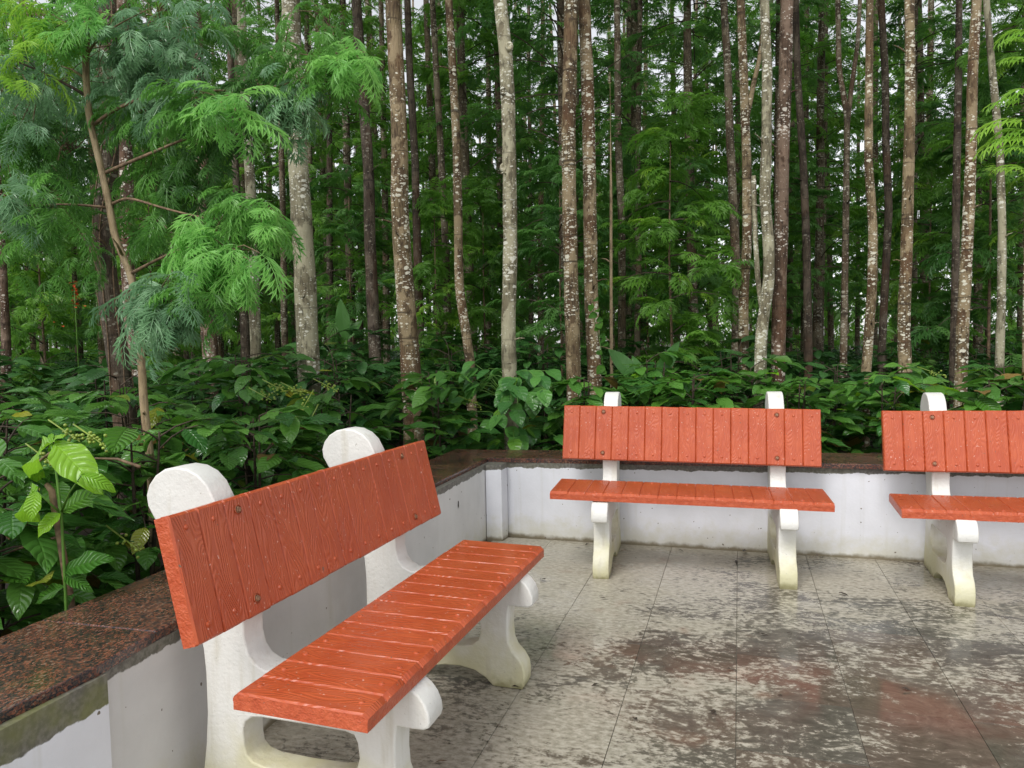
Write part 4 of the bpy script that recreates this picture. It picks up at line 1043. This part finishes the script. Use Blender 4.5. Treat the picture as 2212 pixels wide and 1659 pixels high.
# pepper vine round the palest trunk
e, S, Rd, root = T['T11']
pv = tag(empty('pepper_vine', (root.x, root.y, GZ)), 'large heart-leaved vine bushing out round the foot of the palest trunk', 'vine')
PL = [grid_mesh('leaf', leaf_grid(.155, .058, 9, 4, .03, .28, dr, 60 + k, heart=True), M['pepper']) for k, dr in enumerate((.4, .8, .6))]
rr = random.Random(12); t = MB()
for k in range(36):
    az = rr.uniform(-3.1, .3) if k < 20 else rr.uniform(0, 3.1); z0 = rr.uniform(.5, 1.12); L = rr.uniform(.15, .6)
    P = [Vector((math.cos(az) * (.06 + L * t_), math.sin(az) * (.06 + L * t_), z0 - GZ + L * (.7 * t_ - .9 * t_ * t_))) for t_ in (0, .25, .5, .75, 1)]
    t.tube(P, [.004, .0035, .003, .0025, .002], 5)
    for j in range(rr.randint(4, 7)):
        i = rr.randrange(1, 5); d = Vector((math.cos(az + rr.uniform(-1.1, 1.1)), math.sin(az + rr.uniform(-1.1, 1.1)) - .3, rr.uniform(-1.1, -.2)))
        link('leaf', rr.choice(PL), pv, frame(P[i] + Vector((rr.uniform(-.03, .03), rr.uniform(-.03, .03), 0)), d, Vector((d.x * .6, d.y * .6 - .3, .8)), rr.uniform(.65, 1.1)))
for k in range(10):     # tall side spray on the left
    p = at(rr.uniform(960, 1060), rr.uniform(780, 850), 5.8) - Vector(pv.location); d = Vector((rr.uniform(-1, .2), -.5, rr.uniform(-.9, .0)))
    link('leaf', rr.choice(PL), pv, frame(p, d, Vector((-.2, -.5, .8)), rr.uniform(.8, 1.1)))
    t.tube([Vector((0, -.07, .9 - GZ)), (p + Vector((0, -.07, .9 - GZ))) / 2 + Vector((0, 0, .05)), p], [.004, .003, .002], 5)
t.build('stem', M['stem_green'], pv)

# broad banana-like plant behind the far bench
BLf = [grid_mesh('leaf', leaf_grid(.6, .10, 12, 4, .08, .35, dr, 80 + k), M['banana']) for k, dr in enumerate((.5, .9, .3))]
bp = tag(empty('banana_plant', (*at(1402, 880, 7.3).xy, GZ)), 'broad-leaved young banana plant standing up behind the far bench', 'plant')
t = MB()
for (bx_, by_, tx, ty, k, wd) in [(1400, 850, 1322, 752, 0, 1.1), (1402, 850, 1462, 742, 2, .95), (1398, 850, 1372, 768, 1, .9), (1404, 860, 1440, 800, 1, .8), (1398, 860, 1345, 830, 1, .8)]:
    b_, ti = at(bx_, by_, 7.3), at(tx, ty, 7.2); mid = b_.lerp(ti, .25)
    leaf_between(bp, mid, ti, BLf[k], wd, Vector((.2, -1, .5)), .6)
    t.tube([Vector((0, 0, 0)), b_ - bp.location, mid - bp.location], [.02, .011, .006], 7)
t.build('stem', M['stem_green'], bp)
bl = tag(empty('banana_plant', (*at(738, 780, 8.3).xy, GZ)), 'single upright yellow-green broad leaf between the stout pale and the dark vine-wrapped trunks', 'plant')
b_, ti = at(748, 735, 8.3), at(733, 650, 8.2); leaf_between(bl, b_, ti, BLf[2], 1.0, Vector((.3, -1, .2)), .6)
leaf_between(bl, at(745, 735, 8.3), at(775, 690, 8.3), BLf[1], 1.0, Vector((.3, -1, .2)), .6)
t = MB(); t.tube([(0, 0, 0), b_ - bl.location], [.015, .006], 7); t.build('stem', M['stem_green'], bl)

# orange flowers at the left
fs = tag(empty('flower_spike', at(162, 650, 7.2)), 'orange-red flower spike glowing among the shadows at the left', 'flower')
t = MB(); rr = random.Random(4); t.tube([(0, 0, -1.6), (0, 0, -.1), (.0, 0, .25)], [.008, .006, .003], 6); t.build('stem', M['stem_green'], fs)
fv = leaf_grid(.07, .018, 4, 2, .05, .4, .8, 5); ms = []
for k in range(34):
    a_ = rr.uniform(0, 6.28); z_ = rr.uniform(-.06, .25); ms.append(frame(Vector((rr.uniform(-.02, .02), 0, z_)), Vector((math.cos(a_), math.sin(a_), rr.uniform(-.6, .6))), Vector((0, 0, 1)), rr.uniform(.6, 1.1)))
for k in range(6): ms.append(frame(Vector((rr.uniform(-.35, .25), 0, rr.uniform(-.3, .0))), Vector((rr.uniform(-1, 1), -.5, .2)), Vector((0, 0, 1)), 1.0))
link('petals', merged('petals', [(fv[0], fv[1], arr(ms), 0, fv[2], np.zeros(len(ms)))], [M['flower']]), fs)

# ------------------------------------------------------------------ the tan sapling and its fronds
DF = [frond(.27, 7, .125, [(.28, 30)], R(a_), R(b_), 600 + k, .066, .55) for k, (a_, b_) in enumerate([(15, -65), (0, -85), (25, -50), (-20, -80), (5, -70)])]
TONE = {}
for tn in ('bright', 'yellowgreen', 'mid', 'silver', 'dark'):
    TONE[tn] = [merged('frond', [(v, f_, np.eye(4)[None], 0, None, np.array([.13 * k]))], [M[tn]], smooth=False) for k, (v, f_) in enumerate(DF)]
ys_ = 3.35
e, S, Rd, root = measured('oak_sapling', [(192, 0), (184, 130), (190, 250), (214, 345), (236, 440), (250, 530), (283, 580), (297, 660), (303, 740), (312, 900), (323, 960)], ys_, 13, 18, M['bark_tan'], 'leaning sapling with smooth tan stem and long feathery fronds reaching over the near bench', crownm=None, seed=41, cat='sapling', top=5.0)
sap = e
def branch(pts, dep, r0, mat):
    P = [at(x_, y_, d_) - root for (x_, y_), d_ in zip(pts, dep)]
    Q = []
    for a_, b_ in zip(P, P[1:]): Q += [a_.lerp(b_, k / 4) for k in range(4)]
    Q.append(P[-1])
    for _ in range(3): Q = [Q[0]] + [(Q[k - 1] + Q[k] * 2 + Q[k + 1]) / 4 for k in range(1, len(Q) - 1)] + [Q[-1]]
    t = MB(); t.tube(Q, [r0 * (1 - .75 * k / (len(Q) - 1)) for k in range(len(Q))], 7, True, .1, r0 * 999); t.build('branch', mat, sap)
branch([(188, 208), (150, 185), (80, 150), (0, 118), (-60, 90)], [ys_, 3.3, 3.3, 3.25, 3.2], .010, M['twig_dark'])
branch([(205, 268), (240, 240), (330, 200), (470, 196), (620, 190), (745, 118)], [ys_, 3.3, 3.35, 3.4, 3.45, 3.5], .011, M['twig'])
branch([(230, 372), (300, 342), (380, 308), (440, 285), (500, 240)], [ys_, 3.3, 3.2, 3.15, 3.1], .011, M['twig'])
branch([(244, 440), (275, 425), (340, 446), (430, 470), (540, 480), (590, 470)], [ys_, 3.3, 3.25, 3.2, 3.2, 3.2], .009, M['twig'])
branch([(231, 448), (150, 440), (60, 445), (-30, 438)], [ys_, 3.25, 3.2, 3.15], .008, M['twig'])
branch([(285, 590), (340, 560), (410, 530), (470, 535)], [ys_, 3.2, 3.0, 2.95], .010, M['twig'])
branch([(300, 680), (330, 660), (380, 650)], [ys_, 3.2, 3.05], .007, M['twig'])
branch([(184, 140), (196, 100), (240, 60), (320, 20)], [ys_, 3.3, 3.3, 3.3], .009, M['twig'])
CL = [  # px, py, spread px, plane y, fronds, tone, outward bias
    (440, 545, 75, 3.0, 46, 'bright'), (500, 560, 55, 2.95, 26, 'bright'), (370, 650, 62, 2.95, 62, 'silver'), (430, 640, 50, 3.0, 22, 'mid'),
    (575, 470, 45, 3.2, 30, 'bright'), (510, 450, 45, 3.2, 18, 'mid'), (490, 235, 45, 3.1, 26, 'bright'), (430, 225, 50, 3.2, 20, 'mid'),
    (760, 130, 50, 3.5, 36, 'bright'), (700, 150, 55, 3.5, 24, 'mid'), (650, 215, 60, 3.5, 34, 'silver'), (560, 190, 60, 3.5, 26, 'dark'), (600, 120, 60, 3.6, 16, 'mid'),
    (60, 30, 80, 3.2, 22, 'yellowgreen'), (110, 60, 90, 3.3, 30, 'bright'), (190, 40, 70, 3.3, 26, 'bright'), (100, 110, 110, 3.9, 40, 'mid'), (230, 160, 110, 4.0, 46, 'silver'), (60, 260, 110, 4.0, 40, 'silver'), (330, 60, 110, 4.1, 40, 'mid'), (480, 60, 100, 4.2, 34, 'mid'), (120, 380, 100, 4.1, 36, 'mid'), (400, 200, 100, 4.2, 30, 'mid'), (200, 520, 90, 4.3, 24, 'mid'), (60, 520, 80, 4.2, 24, 'mid'), (700, 60, 70, 4.4, 20, 'mid'), (250, 90, 90, 3.4, 40, 'silver'), (370, 90, 80, 3.5, 40, 'silver'), (330, 180, 80, 3.5, 36, 'silver'), (90, 190, 90, 3.3, 50, 'silver'), (20, 150, 50, 3.2, 12, 'yellowgreen'),
    (330, 390, 80, 3.5, 40, 'mid'), (420, 360, 80, 3.5, 30, 'dark'), (110, 440, 70, 3.2, 26, 'mid'), (30, 430, 60, 3.2, 26, 'silver'), (150, 320, 70, 3.4, 36, 'dark'), (320, 480, 60, 3.4, 26, 'mid'), (60, 300, 70, 3.5, 30, 'mid'), (470, 300, 60, 3.4, 22, 'dark'), (300, 250, 60, 3.5, 24, 'mid')]
rr = random.Random(99); allf = []; twm = MB()
for (cx, cy, sp, Y, n, tn) in CL:
    for k in range(n):
        Yk = Y + rr.gauss(0, .09); fx, fy = cx + rr.gauss(0, sp * .5), cy + rr.gauss(0, sp * .5)
        tx_ = np.interp(fy, [0, 130, 250, 345, 440, 530, 580, 660, 740, 900], [192, 184, 190, 214, 236, 250, 283, 297, 303, 312])
        if abs(fx - tx_) < 85 and 90 < fy < 570: Yk = max(Yk, ys_ + .12) + rr.uniform(.1, .7)
        p = at(fx, fy, Yk)
        if rr.random() < .5:
            c0 = at(cx + rr.gauss(0, 12), cy + rr.gauss(0, 8), Y + .1) - root; c1 = p - root; twm.tube([c0, (c0 + c1) / 2 + Vector((0, 0, .025)), c1], [.0035, .0028, .0018], 4, False)
        a_ = rr.uniform(-2.9, -.1) if rr.random() < .65 else rr.uniform(0, 6.28)
        d = Vector((math.cos(a_), math.sin(a_), rr.uniform(-.55, .35)))
        allf.append((frame(p - root, d, Vector((0, 0, 1)), rr.uniform(.62, 1.0), rr.uniform(-.4, .4)), tn, p.y + (.3 if tn == 'dark' else 0)))
twm.build('twigs', M['twig'], sap)['kind'] = 'stuff'
allf.sort(key=lambda a_: a_[2])
for m_, tn, _ in allf[:298]: link('frond', rr.choice(TONE[tn]), sap, m_)
tones = ['bright', 'yellowgreen', 'mid', 'silver', 'dark']; parts = []
for ti_, tn in enumerate(tones):
    ms = [m_ for m_, t_, _ in allf[298:] if t_ == tn]
    for v in range(5):
        mm = ms[v::5]
        if mm: parts.append((DF[v][0], DF[v][1], arr(mm), ti_, None, np.random.rand(len(mm))))
o = link('foliage', merged('foliage', parts, [M[t_] for t_ in tones], smooth=False), sap); o['kind'] = 'stuff'

# bright fronds reaching in at the right edge
p0 = at(2270, 330, 5.2); e = tag(empty('oak_sapling', (p0.x, p0.y, GZ)), 'sapling just out of sight whose yellow-green fronds reach in at the right edge', 'sapling')
t = MB(); t.tube([(0, 0, 0), (.02, 0, 1.2), (0, 0, 2.2), (.02, 0, 3.5)], [.03, .025, .018, .006], 8); t.build('trunk', M['bark_tan'], e)
YG = TONE['yellowgreen']
for (bx_, by_, tx, ty) in [(2225, 262, 2105, 258), (2230, 300, 2110, 300), (2225, 330, 2150, 345), (2230, 285, 2140, 275), (2235, 200, 2170, 235), (2215, 215, 2145, 190), (2230, 95, 2180, 75), (2240, 70, 2155, 60), (2235, 140, 2165, 128), (2230, 385, 2150, 372)]:
    b_, ti = at(bx_, by_, 5.2), at(tx, ty, 5.1); d = ti - b_
    link('frond', rr.choice(YG), e, frame(b_ - e.location, Vector((d.x, d.y, d.z + .1)), Vector((0, -.6, 1)), d.length / .28))
t = MB()
for (bx_, by_) in ((2225, 262), (2230, 300), (2225, 330), (2215, 215), (2230, 95), (2235, 140), (2230, 385)):
    b_ = at(bx_, by_, 5.2) - e.location; t.tube([Vector((0, 0, b_.z - .12)), b_ * .5 + Vector((0, 0, b_.z * .5 - .03)), b_], [.006, .004, .003], 5)
t.build('branch', M['twig'], e)

# ------------------------------------------------------------------ litter on the wet floor and the wall
def litter(name, px_, py_, L, wd, az, mat, lab, curl=.4, grp=None):
    p = atz(px_, py_, .001); V, F, UV = leaf_grid(L, wd, 4, 2, .2, .5, curl, int(px_))
    V = np.array(V); V[:, 2] -= V[:, 2].min(); me = merged(name, [(V, F, np.eye(4)[None], 0, UV, np.zeros(1))], [mat])
    o = link(name, me); o.location = p; o.rotation_euler = (0, 0, az); return tag(o, lab, 'dead leaf' if 'leaf' in name else 'twig', grp)
g_ = 'dead leaves scattered on the wet tiles'
for k, (px_, py_, L, wd, az) in enumerate([(1605, 1200, .10, .012, -.2), (1178, 1258, .06, .012, .8), (1332, 1203, .07, .018, 1.6), (1642, 1373, .04, .007, -1.3), (1545, 1549, .05, .010, .4), (1812, 1286, .05, .012, -1.7), (1853, 1322, .045, .008, -1.2), (1416, 1316, .04, .005, -1.4), (1295, 1296, .05, .006, -1.2), (1700, 1371, .03, .006, -.9), (1948, 1491, .035, .008, -1.5), (1375, 1559, .03, .008, .5), (2245, 1270, .05, .01, .4), (1568, 1449, .05, .005, -1.5), (1105, 1490, .06, .008, -1.2), (1640, 1370, .03, .004, .3), (1860, 1355, .05, .004, -1.1), (1241, 1217, .012, .005, 0), (1221, 1330, .015, .006, .3), (1690, 1505, .02, .004, 1.)]):
    litter('dead_leaf', px_, py_, L, wd, az, M['debris'], 'small dark dead leaf lying on the wet tiles', .5, g_)
rq = random.Random(6)
for k in range(26):
    X_, Y_ = rq.uniform(-1.5, 2.6), 4.99 - abs(rq.gauss(0, .10)); 
    if k > 16: X_, Y_ = rq.uniform(-1.0, 2.2), rq.uniform(1.9, 4.6)
    V, F, UV = leaf_grid(rq.uniform(.02, .06), rq.uniform(.003, .008), 4, 2, .2, .5, .5, k); V = np.array(V); V[:, 2] -= V[:, 2].min()
    o = link('dead_leaf', merged('dead_leaf', [(V, F, np.eye(4)[None], 0, UV, np.zeros(1))], [M['debris'] if k % 3 else M['twig']])); o.location = (X_, Y_, .001); o.rotation_euler = (0, 0, rq.uniform(0, 6.28))
    tag(o, 'shred of dead leaf caught along the foot of the far wall' if k <= 16 else 'small dark dead leaf lying on the wet tiles', 'dead leaf', 'leaf shreds at the foot of the far wall' if k <= 16 else g_)
for (px_, py_, lab) in [(990, 1098, 'curled dark leaf stuck on the left wall near the corner')]:
    dd = ray(px_, py_); s_ = (-1.683 - CAM[0]) / dd[0]; p = Vector(CAM + dd * s_)
    V, F, UV = leaf_grid(.06, .008, 4, 2, .2, .5, .4, 3); o = link('dead_leaf', merged('dead_leaf', [(V, F, np.eye(4)[None], 0, UV, np.zeros(1))], [M['debris']])); tag(o, lab, 'dead leaf')
    o.matrix_world = frame(p, Vector((.02, .35, 1)), Vector((1, 0, 0)))
